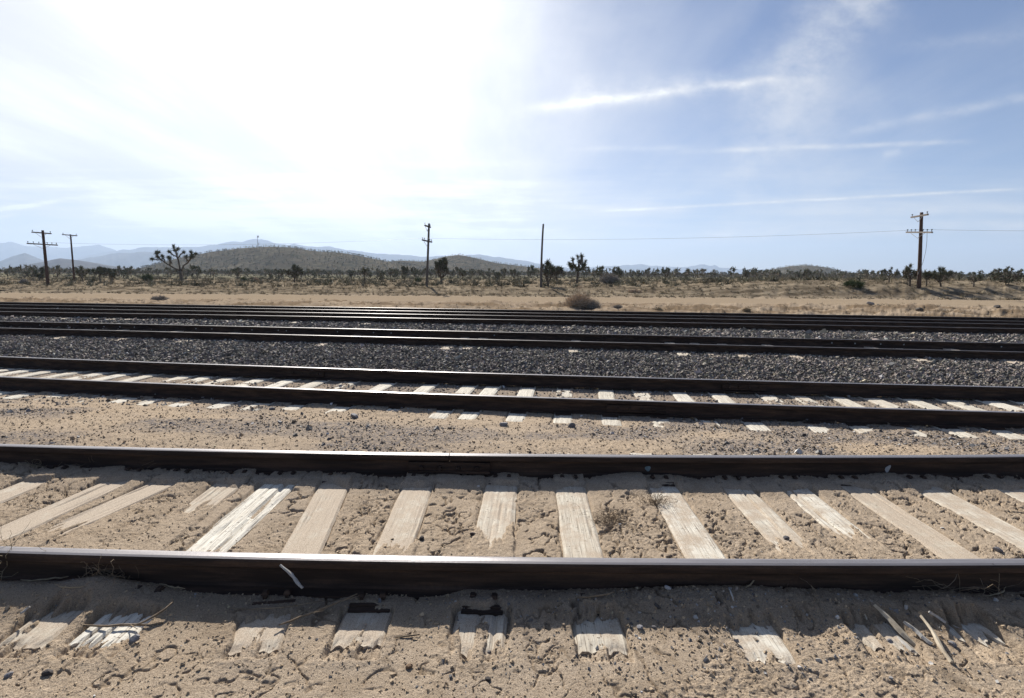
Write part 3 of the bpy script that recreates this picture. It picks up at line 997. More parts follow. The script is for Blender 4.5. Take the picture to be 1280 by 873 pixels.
_, eL = make_pole(60, 355.5, 53, 5.3, .15, M['pole'], [(5.05, 1.9, .0, (-.93, .93)), (3.95, 3.0, 0, (-.95, -.6, -.25, .3, .62, .93))],
                  'dark reddish pole with two crossarms at the far left, leaning left', (.0, 0))
make_pole(93, 353, 66, 5.6, .11, M['pole'], [(5.5, 1.9, 0, (-.9, .9))], 'thin dark pole with a single crossarm, second from the left', (.012, 0))
_, eC = make_pole(533, 356.5, 47, 5.45, .115, M['greypole'], [(5.2, 1.7, 0, (-.9, .9)), (3.95, 2.9, 0, (-.95, -.6, .6, .93))],
                  'grey pole with two short looking crossarms standing in the middle', (.054, 0))
make_pole(676, 357, 45.5, 5.25, .10, M['greypole'], [], 'bare slim pole without crossarms, bent at its top', (.008, 0), .10)
rR, eR = make_pole(1149.5, 357.5, 39, 5.35, .14, M['pole'], [(5.1, 1.9, 0.0, (-.9, .9)), (3.95, 3.0, .08, (-.95, -.62, -.3, .3, .62, .93))],
                   'stout reddish pole with two crossarms and a hanging wire at the far right', (-.072, 0))
hang = MB()
a0 = eR[3] - np.array([0, 0, .25])
hp = [a0 + np.array([0.05 * math.sin(3 * t) - .55 * t ** 2.2, -.2 * t, -3.0 * t]) for t in np.linspace(0, 1, 14)]
hang.tube(hp, .012, 5)
hang.box(hp[-2], (.08, .08, .14))
o = hang.build('hanging_cable', M['wire'])
tag(o, 'broken cable hanging down from the lower crossarm of the right pole', 'cable')


def wire(p, q, sag, label):
    b = MB()
    ts = np.linspace(0, 1, 30)
    P = p[None] * (1 - ts[:, None]) + q[None] * ts[:, None]
    P[:, 2] -= sag * 4 * ts * (1 - ts)
    b.tube(P, .0065, 5)
    o = b.build('overhead_wire', M['wire'])
    tag(o, label, 'wire')


wire(eR[4], eC[3], .35, 'thin overhead wire running from the middle pole to the right pole')
wire(eR[4], eR[4] + np.array([38, -6.6, .35]), .35, 'thin overhead wire leaving the right pole to the right')
wire(eC[3], eL[4], .4, 'thin overhead wire running from the middle pole to the left pole')


# ------------------------------------------------------------------ plants
def blades(P, D, L, W):
    """triangular blades: base points, unit directions, length, width"""
    n = len(P)
    R_ = rng.normal(size=(n, 3)); S = np.cross(D, R_); S /= np.linalg.norm(S, axis=1)[:, None] + 1e-9
    V = np.stack([P - S * W[:, None] / 2, P + S * W[:, None] / 2, P + D * L[:, None]], 1).reshape(-1, 3)
    return V, np.arange(3 * n).reshape(-1, 3)


def unit(v):
    return v / (np.linalg.norm(v, axis=-1, keepdims=True) + 1e-9)


GREENS = np.array([[.15, .16, .095], [.19, .195, .115], [.12, .13, .085], [.24, .225, .145]])
DEAD = np.array([[.25, .205, .15], [.18, .15, .115], [.30, .25, .185]])


class Tree:
    def __init__(s):
        s.tr = MB(); s.P = []; s.D = []; s.L = []; s.W = []; s.C = []; s.lod = 6

    def limb(s, pts, r0, r1):
        pts = np.asarray(pts, float)
        s.tr.tube(pts, np.linspace(r0, r1, len(pts)), s.lod)

    def rosette(s, p, d, size, n, skirt=0.4):
        p = np.asarray(p, float); d = unit(np.asarray(d, float))
        nd = unit(d[None] * rng.uniform(-.15, 1.3, (n, 1)) + rng.normal(size=(n, 3)) * .75)
        s.P.append(p[None] + rng.normal(size=(n, 3)) * size * .13); s.D.append(nd)
        s.L.append(size * rng.uniform(.6, 1.1, n)); s.W.append(np.full(n, size * (.16 if n > 30 else .3)))
        s.C.append(GREENS[rng.integers(0, 4, n)] * rng.uniform(.75, 1.2, (n, 1)))
        m = int(n * skirt)
        if m:
            t = rng.uniform(.1, 1.3, (m, 1)) * size
            s.P.append(p[None] - d[None] * t); s.D.append(unit(-d[None] * .7 + rng.normal(size=(m, 3)) * .6))
            s.L.append(size * rng.uniform(.4, .7, m)); s.W.append(np.full(m, size * (.13 if n > 30 else .25)))
            s.C.append(DEAD[rng.integers(0, 3, m)] * rng.uniform(.8, 1.2, (m, 1)))

    def leaves(s):
        V, F = blades(np.concatenate(s.P), np.concatenate(s.D), np.concatenate(s.L), np.concatenate(s.W))
        return V, F, np.repeat(np.concatenate(s.C), 3, 0)

    def grow(s, p, d, L, r, lev, ang, size, n, up=.25, segs=3):
        pts = [np.asarray(p, float)]; dd = unit(np.asarray(d, float))
        for k in range(segs):
            dd = unit(dd + rng.normal(size=3) * .16 + np.array([0, 0, up * .3]))
            pts.append(pts[-1] + dd * L / segs)
        s.limb(pts, r, r * .72)
        if lev == 0:
            s.rosette(pts[-1], dd, size, n)
            return
        k = rng.integers(2, 4)
        a0 = rng.uniform(0, 6.28)
        e1 = unit(np.cross(dd, [0.3, .2, 1.0])); e2 = np.cross(dd, e1)
        for i in range(k):
            a = a0 + 6.283 * i / k + rng.normal() * .3
            th = ang * rng.uniform(.7, 1.25)
            nd = dd * math.cos(th) + (e1 * math.cos(a) + e2 * math.sin(a)) * math.sin(th)
            nd = unit(nd + np.array([0, 0, up]))
            s.grow(pts[-1], nd, L * rng.uniform(.62, .9), r * .72, lev - 1, ang, size, n, up, segs)


def joshua(H, trunk=.35, lev=3, ang=.6, size=.30, n=46, up=.25, lod=6, r=None, stems=1, width=None):
    t = Tree(); t.lod = lod
    for k in range(stems):
        a = rng.uniform(0, 6.28)
        d = np.array([0, 0, 1.0]) if stems == 1 else unit(np.array([.45 * math.cos(a + 6.28 * k / stems), .45 * math.sin(a + 6.28 * k / stems), 1.0]))
        rr = r or H * .045
        p0 = np.array([0, 0, -.25]); p1 = d * (trunk * H)
        t.limb([p0, p1 * .3 + rng.normal(size=3) * .02, p1 * .7 + rng.normal(size=3) * .03, p1], rr * 1.25, rr)
        kk = 3 if lev > 1 else 4
        for i in range(kk):
            b = a + 6.283 * i / kk + rng.normal() * .3
            th = ang * rng.uniform(.8, 1.2)
            nd = unit(np.array([math.sin(th) * math.cos(b), math.sin(th) * math.sin(b), math.cos(th)]) + (d - [0, 0, 1]) * .7)
            t.grow(p1, nd, H * (1 - trunk) * .42, rr * .8, lev - 1, ang, size, n, up, 3 if lod > 4 else 2)
    allp = np.concatenate([np.concatenate(t.P) + np.concatenate(t.D) * np.concatenate(t.L)[:, None]])
    zs = np.percentile(allp[:, 2], 99.5)
    f = H / zs
    fx = f
    if width:
        w = np.percentile(allp[:, 0], 98) - np.percentile(allp[:, 0], 2)
        fx = width / w
    t.sc = np.array([fx, fx, f])
    return t


def crown_tree(H, W, trunk=.3, ends=20, size=.3, n=40, bottom=None, lod=6, r=None, shape='round', skirt=.5):
    """trunk forking low into curved limbs, each ending in a spiky head somewhere in the crown"""
    t = Tree(); t.lod = lod; t.sc = np.ones(3)
    zb = (trunk if bottom is None else bottom) * H
    rr = r or H * .035
    lean = rng.normal(size=2) * .04 * H
    top = np.array([lean[0], lean[1], trunk * H])
    t.limb([(0, 0, -.25), (lean[0] * .2, lean[1] * .3, trunk * H * .35), tuple(top * .75), tuple(top)], rr * 1.25, rr)
    zc = (zb + H - size * .6) / 2; rz = max((H - size * .6 - zb) / 2, .1)
    sub = []
    for k in range(max(3, ends // 5)):
        a = 6.283 * k / max(3, ends // 5) + rng.normal() * .35
        rad = W * .5 * rng.uniform(.2, .5)
        p = np.array([lean[0] + math.cos(a) * rad, lean[1] + math.sin(a) * rad, trunk * H + (H - trunk * H) * rng.uniform(.15, .42)])
        m_ = (top + p) / 2 + np.array([math.cos(a), math.sin(a), -.3]) * rad * .25
        t.limb([top - np.array([0, 0, .1 * trunk * H]), m_, p], rr * .8, rr * .55)
        sub.append(p)
    sub.append(top)
    for k in range(ends):
        v = unit(rng.normal(size=3)); q = rng.uniform(.55, 1.0) ** .6
        if shape == 'fan': v[2] = abs(v[2]) * 1.3 - .25; v = unit(v)
        w_ = max(W / 2 - size * .35, .1)
        e = np.array([v[0] * w_ * q, v[1] * w_ * q, zc + v[2] * rz * q])
        if shape == 'fan': e[:2] *= .35 + .65 * (e[2] - zb) / max(H - zb, .1)
        d0 = [np.linalg.norm((e - p) * np.array([1, 1, .7])) + (4 if p[2] > e[2] + .15 * H else 0) for p in sub]
        p = sub[int(np.argmin(d0))]
        up = np.array([0, 0, 1.0])
        m_ = p * .45 + e * .55 + np.array([v[0], v[1], -.5]) * .08 * H * rng.uniform(.2, 1)
        t.limb([p, m_, e], rr * .5, rr * .34)
        d_ = unit((e - m_) * .6 + up * .35 * np.linalg.norm(e - m_) + rng.normal(size=3) * .05)
        t.rosette(e, d_, size * rng.uniform(.8, 1.2), n, skirt)
        if rng.random() < .6:
            t.rosette(m_ * .35 + e * .65, unit(d_ + rng.normal(size=3) * .6), size * .75, int(n * .6), skirt)
    return t


def scaled(t):
    for i in range(len(t.tr.V)): t.tr.V[i] = t.tr.V[i] * t.sc
    V, F, C = t.leaves()
    return V * t.sc, F, C


def plant_tree(name, t, loc, label, cat, group=None, rz=None, tone=.8):
    root = empty(name, tuple(loc), rng.uniform(0, 6.28) if rz is None else rz)
    tag(root, label, cat, group)
    V, F, C = scaled(t)
    C = C * tone
    t.tr.build('trunk', M['bark'], root, True)
    link_mesh('crown', np_mesh('crown', V, F, False, {'col': C}), M['leaf'], root)
    return root


def px_size(px, loc):
    return px * loc[1] / FPX


# the open branched tree on the left
loc = ground_hit(227, 351)
k = loc[1] / FPX / 8 * .93
t = Tree()
def sk(lst): return [np.array([(a - 530) * k, dy * k, (490 - b) * k]) for a, b, dy in lst]
t.limb(sk([(530, 510, 0), (530, 470, 0), (524, 420, 5), (518, 385, 8)]), 19 * k, 14 * k)
LIMBS = [
    ([(518, 385, 8), (480, 365, -10), (430, 330, -25), (385, 300, -30), (345, 275, -20), (305, 245, -10)], 12, 7),
    ([(518, 385, 8), (505, 330, 20), (492, 270, 30), (482, 215, 20), (480, 175, 10)], 12, 7),
    ([(524, 400, 8), (545, 330, 30), (585, 300, 40), (620, 260, 30), (642, 225, 20)], 11, 6),
    ([(430, 330, -25), (460, 290, -50), (455, 260, -60)], 8, 5), ([(430, 320, -20), (405, 280, 20), (395, 250, 30)], 7, 5),
    ([(345, 275, -20), (300, 272, -40), (268, 264, -50)], 7, 5), ([(385, 300, -30), (350, 262, 10), (330, 235, 20)], 7, 5),
    ([(488, 240, 20), (455, 215, -10), (440, 192, -20)], 7, 5), ([(490, 250, 30), (520, 215, 30), (545, 190, 40)], 7, 5),
    ([(480, 190, 10), (505, 165, 0), (520, 158, -10)], 6, 5), ([(620, 260, 30), (650, 245, 0), (668, 240, -10)], 6, 5),
    ([(600, 285, 30), (592, 260, 10), (597, 240, 0)], 6, 5), ([(642, 225, 20), (665, 212, 30), (678, 208, 30)], 6, 4),
    ([(480, 180, 10), (470, 150, 5), (472, 135, 0)], 6, 4), ([(635, 235, 20), (628, 205, 40), (622, 190, 50)], 6, 4),
    ([(305, 245, -10), (290, 222, 0), (285, 205, 0)], 6, 4), ([(305, 245, -10), (310, 215, -30), (318, 200, -30)], 6, 4)]
for L_, r0, r1 in LIMBS:
    P_ = sk(L_)
    t.limb(P_, r0 * k * .82, r1 * k * .82)
    t.rosette(P_[-1], P_[-1] - P_[-2], 38 * k, 80, .6)
    if len(P_) > 3:
        t.rosette(P_[-2] + np.array([0, 6 * k, 6 * k]), [0, 0, 1], 24 * k, 40, .3)
t.sc = np.ones(3)
plant_tree('joshua_tree', t, loc, 'tall open Joshua tree with three spreading limbs, left of the main hill', 'tree', None, 0.0, .8)

HERO = [  # px, base y, height px, width px, kind
    (125, 353, 19, 15, 'trunked', 'small Joshua tree on clear trunk, left of a pair right of thin pole'),
    (140.5, 353, 18, 12, 'trunked', 'small Joshua tree on clear trunk, right of a pair beside thin pole'),
    (104, 352, 16, 18, 'open', 'small leaning Joshua tree just right of the thin single arm pole'),
    (50, 351, 17, 12, 'round', 'rounded Joshua tree just left of the left pole'),
    (368, 353, 22, 21, 'dense', 'dark dense Joshua tree in front of the main hill'),
    (456, 354, 17, 8, 'single', 'slender single stemmed Joshua tree right of the dark dense one'),
    (506, 350, 17, 12, 'open', 'loose small Joshua tree left of the middle pole'),
    (552, 355, 32, 26, 'fan', 'dense fan shaped Joshua tree with many upright branches, right of the middle pole'),
    (685, 358, 32, 23, 'stems', 'many stemmed Joshua tree at the foot of the slim bare pole'),
    (696, 353, 22, 14, 'trunked', 'smaller Joshua tree behind the many stemmed one'),
    (721, 355, 36, 24, 'tall', 'tall Joshua tree with a compact crown on a straight trunk, near the middle'),
    (771, 351, 15, 13, 'trunked', 'short Joshua tree on a bare trunk, right of the tall compact one'),
    (1111, 353, 18, 20, 'open', 'wide Joshua tree left of the right pole'),
    (1137, 358, 27, 21, 'open', 'dense Joshua tree directly left of the right pole'),
    (1158, 358, 18, 10, 'trunked', 'narrow Joshua tree directly right of the right pole'),
    (1176, 359, 24, 24, 'dense', 'rounded Joshua tree on a short dark trunk, right of the right pole'),
    (1217, 359, 18, 16, 'open', 'sparse Joshua tree between two rounded ones at the right'),
    (1257, 356, 21, 33, 'bushy', 'broad grey bushy tree near the right edge'),
]
for (px, py, hp, wp, kind, lab) in HERO:
    loc = ground_hit(px, py)
    H = px_size(hp, loc) * 1.08; W = px_size(wp, loc) * 1.08
    sz = max(.20, H * .10)
    if kind == 'trunked': t = crown_tree(H, W, .42, 12, H * .20, 60, .40)
    elif kind == 'open': t = crown_tree(H, W, .30, 15, H * .15, 46, .34)
    elif kind == 'round': t = crown_tree(H, W, .2, 14, H * .2, 60, .2)
    elif kind == 'dense': t = crown_tree(H, W, .25, 20, H * .16, 42, .28)
    elif kind == 'single': t = crown_tree(H, W, .6, 4, H * .18, 60, .62)
    elif kind == 'fan': t = crown_tree(H, W, .22, 27, H * .13, 30, .22, shape='fan')
    elif kind == 'stems': t = crown_tree(H, W, .15, 17, H * .16, 40, .12, shape='fan')
    elif kind == 'tall': t = crown_tree(H, W, .45, 20, H * .13, 42, .42)
    else: t = crown_tree(H, W, .10, 44, H * .12, 30, .10, r=H * .025)
    plant_tree('joshua_tree', t, loc, lab, 'tree')

# individual trees of the middle distance: eight shapes, copied
SHAPES = []
for k in range(9):
    H = rng.uniform(2.6, 4.2)
    kind = k % 3
    t = crown_tree(H, H * rng.uniform(.55, .95), (.40, .28, .2)[kind], (8, 13, 18)[kind], H * (.17, .15, .14)[kind], 26, (.4, .32, .2)[kind], 4, shape=('round', 'round', 'fan')[k % 2 + (k % 3 == 2)])
    V, F, C = scaled(t)
    tv = np.concatenate(t.tr.V)
    nb = len(tv)
    Fq = np.concatenate(t.tr.Q); Ft = np.concatenate([np.concatenate(t.tr.T), F + nb])
    colr = np.concatenate([np.tile([[.12, .095, .07]], (nb, 1)) * rng.uniform(.7, 1.2, (nb, 1)), C])
    me = np_mesh('joshua_tree', np.concatenate([tv, V]), [Fq, Ft], False, {'col': colr})
    me.materials.append(M['leaf'])
    SHAPES.append((me, np.concatenate([tv, V]), Fq, Ft, colr))
placed = []
tries = 0
while len(placed) < 230 and tries < 20000:
    tries += 1
    yy = 72 + 190 * rng.random() ** .8
    xx = rng.uniform(-1.08, 1.08) * yy
    if any((xx - a) ** 2 + (yy - b) ** 2 < (3.2 + .012 * b) ** 2 for a, b in placed): continue
    placed.append((xx, yy))
for i, (xx, yy) in enumerate(placed):
    o = bpy.data.objects.new('joshua_tree', SHAPES[i % 9][0]); COL.objects.link(o)
    o.location = (xx, yy, float(terrain(xx, yy)) - .05)
    s_ = rng.uniform(.45, .85) * (.8 if yy < 95 else 1)
    o.scale = (s_ * rng.uniform(.9, 1.15), s_ * rng.uniform(.9, 1.15), s_); o.rotation_euler = (0, 0, rng.uniform(0, 6.28))
    tag(o, 'small grey green Joshua tree among many on the scrub plain behind the poles', 'tree', 'Joshua trees scattered on the plain')


# ------------------------------------------------------------------ hills and mountains
M['hill'] = None
m, nt, b = new_mat('scrub_hillside')
pos = nt.n('ShaderNodeNewGeometry').outputs['Position']
n1 = nt.noise(pos, .018, 6, .65); n2 = nt.noise(pos, .16, 5, .75)
c = nt.mix(nt.ramp(n1, [(.35, 0.0), (.65, 1.0)]), (.10, .082, .056), (.165, .138, .095))
c = nt.mix(nt.ramp(n2, [(.42, 1.0), (.54, 0.0)]), c, (.055, .055, .036))
setp(nt, b, color=c, rough=1.0, spec=0.0)
M['hill'] = m
m, nt, b = new_mat('bare_mountain_rock')
pos = nt.n('ShaderNodeNewGeometry').outputs['Position']
n1 = nt.noise(pos, .0045, 7, .65)
c = nt.mix(nt.ramp(n1, [(.35, 0.0), (.65, 1.0)]), (.05, .042, .036), (.12, .10, .08))
setp(nt, b, color=c, rough=1.0, spec=0.0)
M['mountain'] = m


def make_hill(name, pts, D, W, mat, label, rough=.10, ncol=260, nrow=60, seed=0, base=-3.0):
    xs = np.array([p[0] for p in pts], float); ys = np.array([p[1] for p in pts], float)
    pxs = np.linspace(xs[0], xs[-1], ncol)
    pys = np.interp(pxs, xs, ys)
    kk_ = (2.5, -2.5, 1.2, -1.2) if rough < .12 else (.7, -.7, .4, -.4)
    for k_ in kk_:
        pys = pys + np.interp(pxs + k_, xs, ys)
    pys = pys / 5 + (1.8 if rough > .15 else .5) * fbm(pxs / 11, pxs * 0 + seed, 4, seed + 1, .6)
    q = np.array([ray(a, b_) for a, b_ in zip(pxs, pys)]); q = q / q[:, 1:2]
    tx = q[:, 0]; crest = 1.55 + D * q[:, 2]
    s_ = np.linspace(-1, 1, nrow)
    Yc = D + W * s_
    X = Yc[:, None] * tx[None]; Y = np.repeat(Yc[:, None], ncol, 1)
    wob = .28 * fbm(X / W * 1.4, X * 0 + seed, 3, seed)
    sp = np.clip(np.abs(s_[:, None] - wob * (1 - s_[:, None] ** 2)), 0, 1)
    prof = (1 - sp) ** 1.25 * (1 + .9 * sp) if rough > .12 else .5 + .5 * np.cos(math.pi * sp)
    ridg = (.5 - np.abs(fbm(X / W * 3.2 + seed, Y / W * 3.2, 5, seed + 3, .55)) * 2.2)
    amp = rough * np.maximum(crest[None] - base, 0) * (prof * (1 - prof) * 2.4 + .10)
    Z = base + np.maximum(crest[None] - base, 0) * prof + amp * (ridg - .1)
    edge = np.minimum(1, np.minimum(np.arange(ncol), np.arange(ncol)[::-1]) / 8.0)
    Z = base + (Z - base) * edge[None]
    o = link_mesh(name, np_mesh(name, np.stack([X, Y, Z], -1).reshape(-1, 3), grid_faces(nrow, ncol), True), mat)
    tag(o, label, 'hill', kind='structure')
    return X, Y, Z


HB = []
HB.append(make_hill('hill', [(120, 349), (160, 340), (190, 331), (230, 321), (260, 315.5), (300, 310), (335, 308), (365, 309.5), (395, 315), (420, 316), (450, 321), (480, 327), (520, 333), (560, 339), (600, 347)],
                    720, 260, M['hill'], 'broad dark scrub covered hill left of centre', .10, 300, 90, 3))
HB.append(make_hill('hill', [(430, 344), (470, 328), (500, 325.5), (530, 327), (560, 320.5), (575, 319), (590, 322), (620, 329), (660, 334), (700, 339), (780, 343), (850, 348)],
                    840, 240, M['hill'], 'small rounded scrub hill behind the middle pole', .10, 260, 80, 7))
HB.append(make_hill('hill', [(900, 349), (940, 342), (965, 337), (985, 333.5), (1010, 332), (1035, 335), (1060, 341), (1090, 345), (1130, 350)],
                    1000, 240, M['hill'], 'low rounded hill on the right horizon', .08, 200, 70, 12))
make_hill('hill', [(-60, 345), (10, 336), (50, 328), (75, 323), (100, 326), (130, 331), (170, 337), (220, 342)], 2300, 500, M['mountain'], 'brown bare hill behind the left poles', .14, 200, 60, 15)
make_hill('mountain', [(-60, 342), (-20, 331), (0, 327), (15, 321), (31, 316.5), (45, 322), (65, 330), (95, 340)], 4400, 800, M['mountain'], 'dark blue cone shaped peak at the far left', .15, 200, 60, 19)
make_hill('mountain', [(50, 340), (80, 330), (110, 323), (140, 318), (170, 315.5), (200, 315), (240, 316), (300, 325), (360, 335), (420, 344)], 5400, 900, M['mountain'], 'mid blue ridge behind the open Joshua tree', .16, 260, 60, 23)
make_hill('mountain', [(-330, 330), (-220, 312), (-140, 316), (-60, 302), (0, 304), (15, 303.5), (35, 308), (60, 309), (85, 309), (100, 307.5), (125, 306.5), (140, 311), (152, 316), (190, 326), (260, 344)],
          8600, 1100, M['mountain'], 'pale blue mountain range at the left edge', .18, 360, 70, 27)
make_hill('mountain', [(60, 340), (100, 322), (130, 315), (160, 312), (185, 308.5), (215, 309.5), (240, 308), (270, 306), (285, 303), (297, 301.5), (303, 303), (310, 300.5), (322, 299.5), (335, 301), (345, 304.5), (360, 307), (368, 305.5), (380, 308),
                       (395, 309.5), (412, 307.5), (420, 310), (440, 314), (470, 317), (500, 319), (530, 321), (560, 320), (600, 318.5), (620, 321), (650, 326), (680, 331), (720, 336), (770, 346)],
          7400, 1000, M['mountain'], 'long jagged pale blue mountain range in the middle', .18, 520, 70, 31)
make_hill('mountain', [(660, 346), (705, 338), (745, 333.5), (770, 332.5), (800, 330.5), (820, 332.5), (850, 334.5), (865, 332.5), (880, 330.5), (888, 333), (894, 331), (899, 335), (930, 337), (970, 338), (1020, 341), (1100, 347)],
          8800, 900, M['mountain'], 'low pale blue mountains with a small spike on the right horizon', .16, 360, 60, 37)
make_hill('mountain', [(1040, 350), (1120, 344.5), (1200, 344), (1300, 346), (1420, 341), (1560, 348)], 8000, 900, M['mountain'], 'faint low ridge on the far right horizon', .16, 200, 60, 41)

# far woodland: low detail trees, one mass
LOW = []
for k in range(5):
    t = crown_tree(1.0, .8, .28, 6, .26, 9, .25, 3, skirt=.4)
    V, F, C = scaled(t)
    sel = [np.array([[-.05, 0, -.1], [.05, 0, -.1], [.02, .03, .5]]), V]
    LOW.append((np.concatenate(sel), np.concatenate([[[0, 1, 2]], F + 3]), np.concatenate([np.tile([[.1, .08, .06]], (3, 1)), C])))
n = 16000
yy = 105 + 800 * rng.random(n) ** .62
xx = rng.uniform(-1.12, 1.12, n) * yy
zz = terrain(xx, yy)
for (HX, HY, HZ) in HB:
    nr, nc = HX.shape
    k = 2300 if HX is HB[0][0] else 1100
    fi = rng.uniform(0, nr * .62, k).astype(int); fj = rng.integers(0, nc, k)
    xx = np.concatenate([xx, HX[fi, fj] + rng.normal(0, 1, k)]); yy = np.concatenate([yy, HY[fi, fj] + rng.normal(0, 1, k)]); zz = np.concatenate([zz, HZ[fi, fj]])
ok = zz > -1.5
xx, yy, zz = xx[ok], yy[ok], zz[ok]
VV = []; FF = []; CC = []; nb = 0
for k in range(5):
    sel = np.arange(len(xx)) % 5 == k
    v, f, c = LOW[k]
    m_ = sel.sum()
    a = rng.uniform(0, 6.28, m_); H = rng.uniform(1.5, 3.0, m_)
    ca, sa = np.cos(a), np.sin(a)
    Vx = (v[None, :, 0] * ca[:, None] - v[None, :, 1] * sa[:, None]) * H[:, None] + xx[sel][:, None]
    Vy = (v[None, :, 0] * sa[:, None] + v[None, :, 1] * ca[:, None]) * H[:, None] + yy[sel][:, None]
    Vz = v[None, :, 2] * H[:, None] + zz[sel][:, None]
    VV.append(np.stack([Vx, Vy, Vz], -1).reshape(-1, 3))
    FF.append((f[None] + (np.arange(m_) * len(v))[:, None, None]).reshape(-1, 3) + nb)
    CC.append((np.tile(c[None], (m_, 1, 1)) * rng.uniform(.85, 1.35, (m_, 1, 1)) * np.array([1.0, .92, .98])).reshape(-1, 3))
    nb += m_ * len(v)
o = link_mesh('far_woodland', np_mesh('far_woodland', np.concatenate(VV), np.concatenate(FF), False, {'col': np.concatenate(CC)}), M['leaf'])
tag(o, 'distant dark belt of Joshua trees covering the plain and the low hills', 'woodland', kind='stuff')


# ground cover: tussocks and low shrubs
def tufts(name, x, y, size, nb_, pal, spread, label, cat, wfac=.1):
    n = len(x)
    z = gz(x, y)
    P = np.repeat(np.stack([x, y, z], 1), nb_, 0)
    S = np.repeat(size, nb_)
    D = unit(np.concatenate([rng.normal(size=(n * nb_, 2)) * spread, np.abs(rng.normal(size=(n * nb_, 1))) * .5 + .45], 1))
    P = P + np.concatenate([rng.normal(size=(n * nb_, 2)) * S[:, None] * .22, np.zeros((n * nb_, 1))], 1)
    V, F = blades(P, D, S * rng.uniform(.5, 1.1, n * nb_), S * wfac)
    C = np.repeat(pal[rng.integers(0, len(pal), n)] * rng.uniform(.8, 1.2, (n, 1)), nb_, 0) * rng.uniform(.7, 1.25, (n * nb_, 1))
    o = link_mesh(name, np_mesh(name, V, F, False, {'col': np.repeat(C, 3, 0)}), M['leaf'])
    tag(o, label, cat, kind='stuff')


def field_pts(n, u0, u1, p=1.0):
    u = u0 + (u1 - u0) * rng.random(n) ** p
    t_ = rng.uniform(-1.12, 1.12, n)
    x = t_ * u / (1 - BT * t_)
    y = u + BT * 60 * np.tanh(x / 60)
    return x, y


TAN = np.array([[.40, .33, .21], [.33, .27, .17], [.46, .38, .25], [.28, .22, .14]])
SAGE = np.array([[.17, .16, .10], [.13, .13, .085], [.22, .20, .13], [.10, .095, .06], [.26, .22, .15]])
x, y = field_pts(9000, 39.5, 110, 1.2)
keep = vnoise(x / 6, y / 3, 5) + rng.random(len(x)) * .5 > .55
tufts('dry_grass', x[keep], y[keep], rng.uniform(.12, .34, keep.sum()), 16, TAN, .55, 'pale dry grass tussocks dotted over the plain beyond the dirt road', 'grass', .09)
x, y = field_pts(5200, 46, 260, 1.2)
tufts('sagebrush', x, y, rng.uniform(.3, .8, len(x)), 18, SAGE, .7, 'low grey green desert brush between the Joshua trees', 'brush', .11)
x, y = field_pts(2200, 38.5, 48)
tufts('low_weeds', x, y, rng.uniform(.08, .26, len(x)), 14, np.concatenate([SAGE, DEAD * .6]), .9, 'small dark weeds spread over the slope behind the dirt road', 'weeds', .10)
x, y = field_pts(1500, 22.0, 30.5)
tufts('weeds', x, y, rng.uniform(.06, .2, len(x)), 12, np.concatenate([TAN, DEAD]), .8, 'scattered dry weeds on the rough bank beside the farthest track', 'weeds', .07)


# single bushes
def stem_bush(name, px, py, hp, wp, mat, label, nst=160, rad=.008, stalk=0.0, cat='bush'):
    loc = ground_hit(px, py, 8)
    loc[2] = float(gz(loc[0], loc[1])[0]) - .03
    H = px_size(hp, loc); W = px_size(wp, loc)
    b = MB()
    for i in range(nst):
        a = rng.uniform(0, 6.28); rr = rng.random() ** .6
        p = np.array([rng.normal() * W * .10, rng.normal() * W * .06, 0])
        top = np.array([math.cos(a) * rr * W * .5, math.sin(a) * rr * W * .35, H * math.sqrt(max(.05, 1 - rr ** 2)) * rng.uniform(.55, 1.08)])
        mid = (p + top) / 2 + np.array([math.cos(a) * .08 * W, math.sin(a) * .06 * W, H * .15]) * rng.uniform(-.5, 1.2)
        P_ = [p, mid, top, top + rng.normal(size=3) * H * .16]
        b.tube(P_, [rad * 1.3, rad, rad * .7, rad * .4], 3, False)
        for q in range(2):
            s0 = mid * (1 - .5 * q) + top * .5 * q
            b.tube([s0, s0 + rng.normal(size=3) * H * .14 + np.array([0, 0, .05 * H]), s0 + rng.normal(size=3) * H * .22 + np.array([0, 0, .1 * H])], [rad * .8, rad * .6, rad * .4], 3, False)
    if stalk:
        S_ = px_size(stalk, loc)
        b.tube([(0, 0, 0), (.01, 0, S_ * .5), (.0, 0, S_ * .85), (-.02, 0, S_)], [rad * 2.4, rad * 2, rad * 1.5, rad], 5)
        for q in range(14):
            a = rng.uniform(0, 6.28)
            b.tube([(0, 0, S_ * .86), (math.cos(a) * S_ * .16, math.sin(a) * S_ * .1, S_ * rng.uniform(.88, 1.05))], [rad, rad * .5], 3, False)
    o = b.build(name, mat)
    o.location = loc
    tag(o, label, cat)
    return o


stem_bush('dead_bush', 724, 386.5, 17, 44, M['deadbush'], 'brown dead bush with a tall stalk on the bank beyond the tracks', 330, .009, 27)
stem_bush('dead_bush', 740, 387, 12, 26, M['greybush'], 'grey dead bush touching the right side of the brown one', 160, .008)
stem_bush('dry_bush', 762, 355.5, 12, 30, M['greybush'], 'wide low grey bush right of the tall compact Joshua tree', 240, .022)
stem_bush('dry_bush', 200, 377, 5.5, 24, M['greybush'], 'low purplish grey brush on the bank at the left', 150, .009)
stem_bush('dry_bush', 792, 366, 4.5, 22, M['deadbush'], 'small dark brown bush lying on the dirt above the road', 110, .012)
stem_bush('dry_bush', 823, 389, 5, 14, M['straw'], 'small yellowish clump of straw beside the farthest rail', 130, .006)
stem_bush('dry_bush', 772, 388.5, 5, 16, M['greybush'], 'low grey clump beside the farthest rail, right of the dead bushes', 110, .006)
stem_bush('dry_bush', 933, 389.5, 4.5, 14, M['straw'], 'tan straw clump beside the farthest rail at the right', 110, .006)
stem_bush('dry_bush', 320, 352, 5, 9, M['deadbush'], 'tiny brown bush at the foot of the main hill', 90, .016)
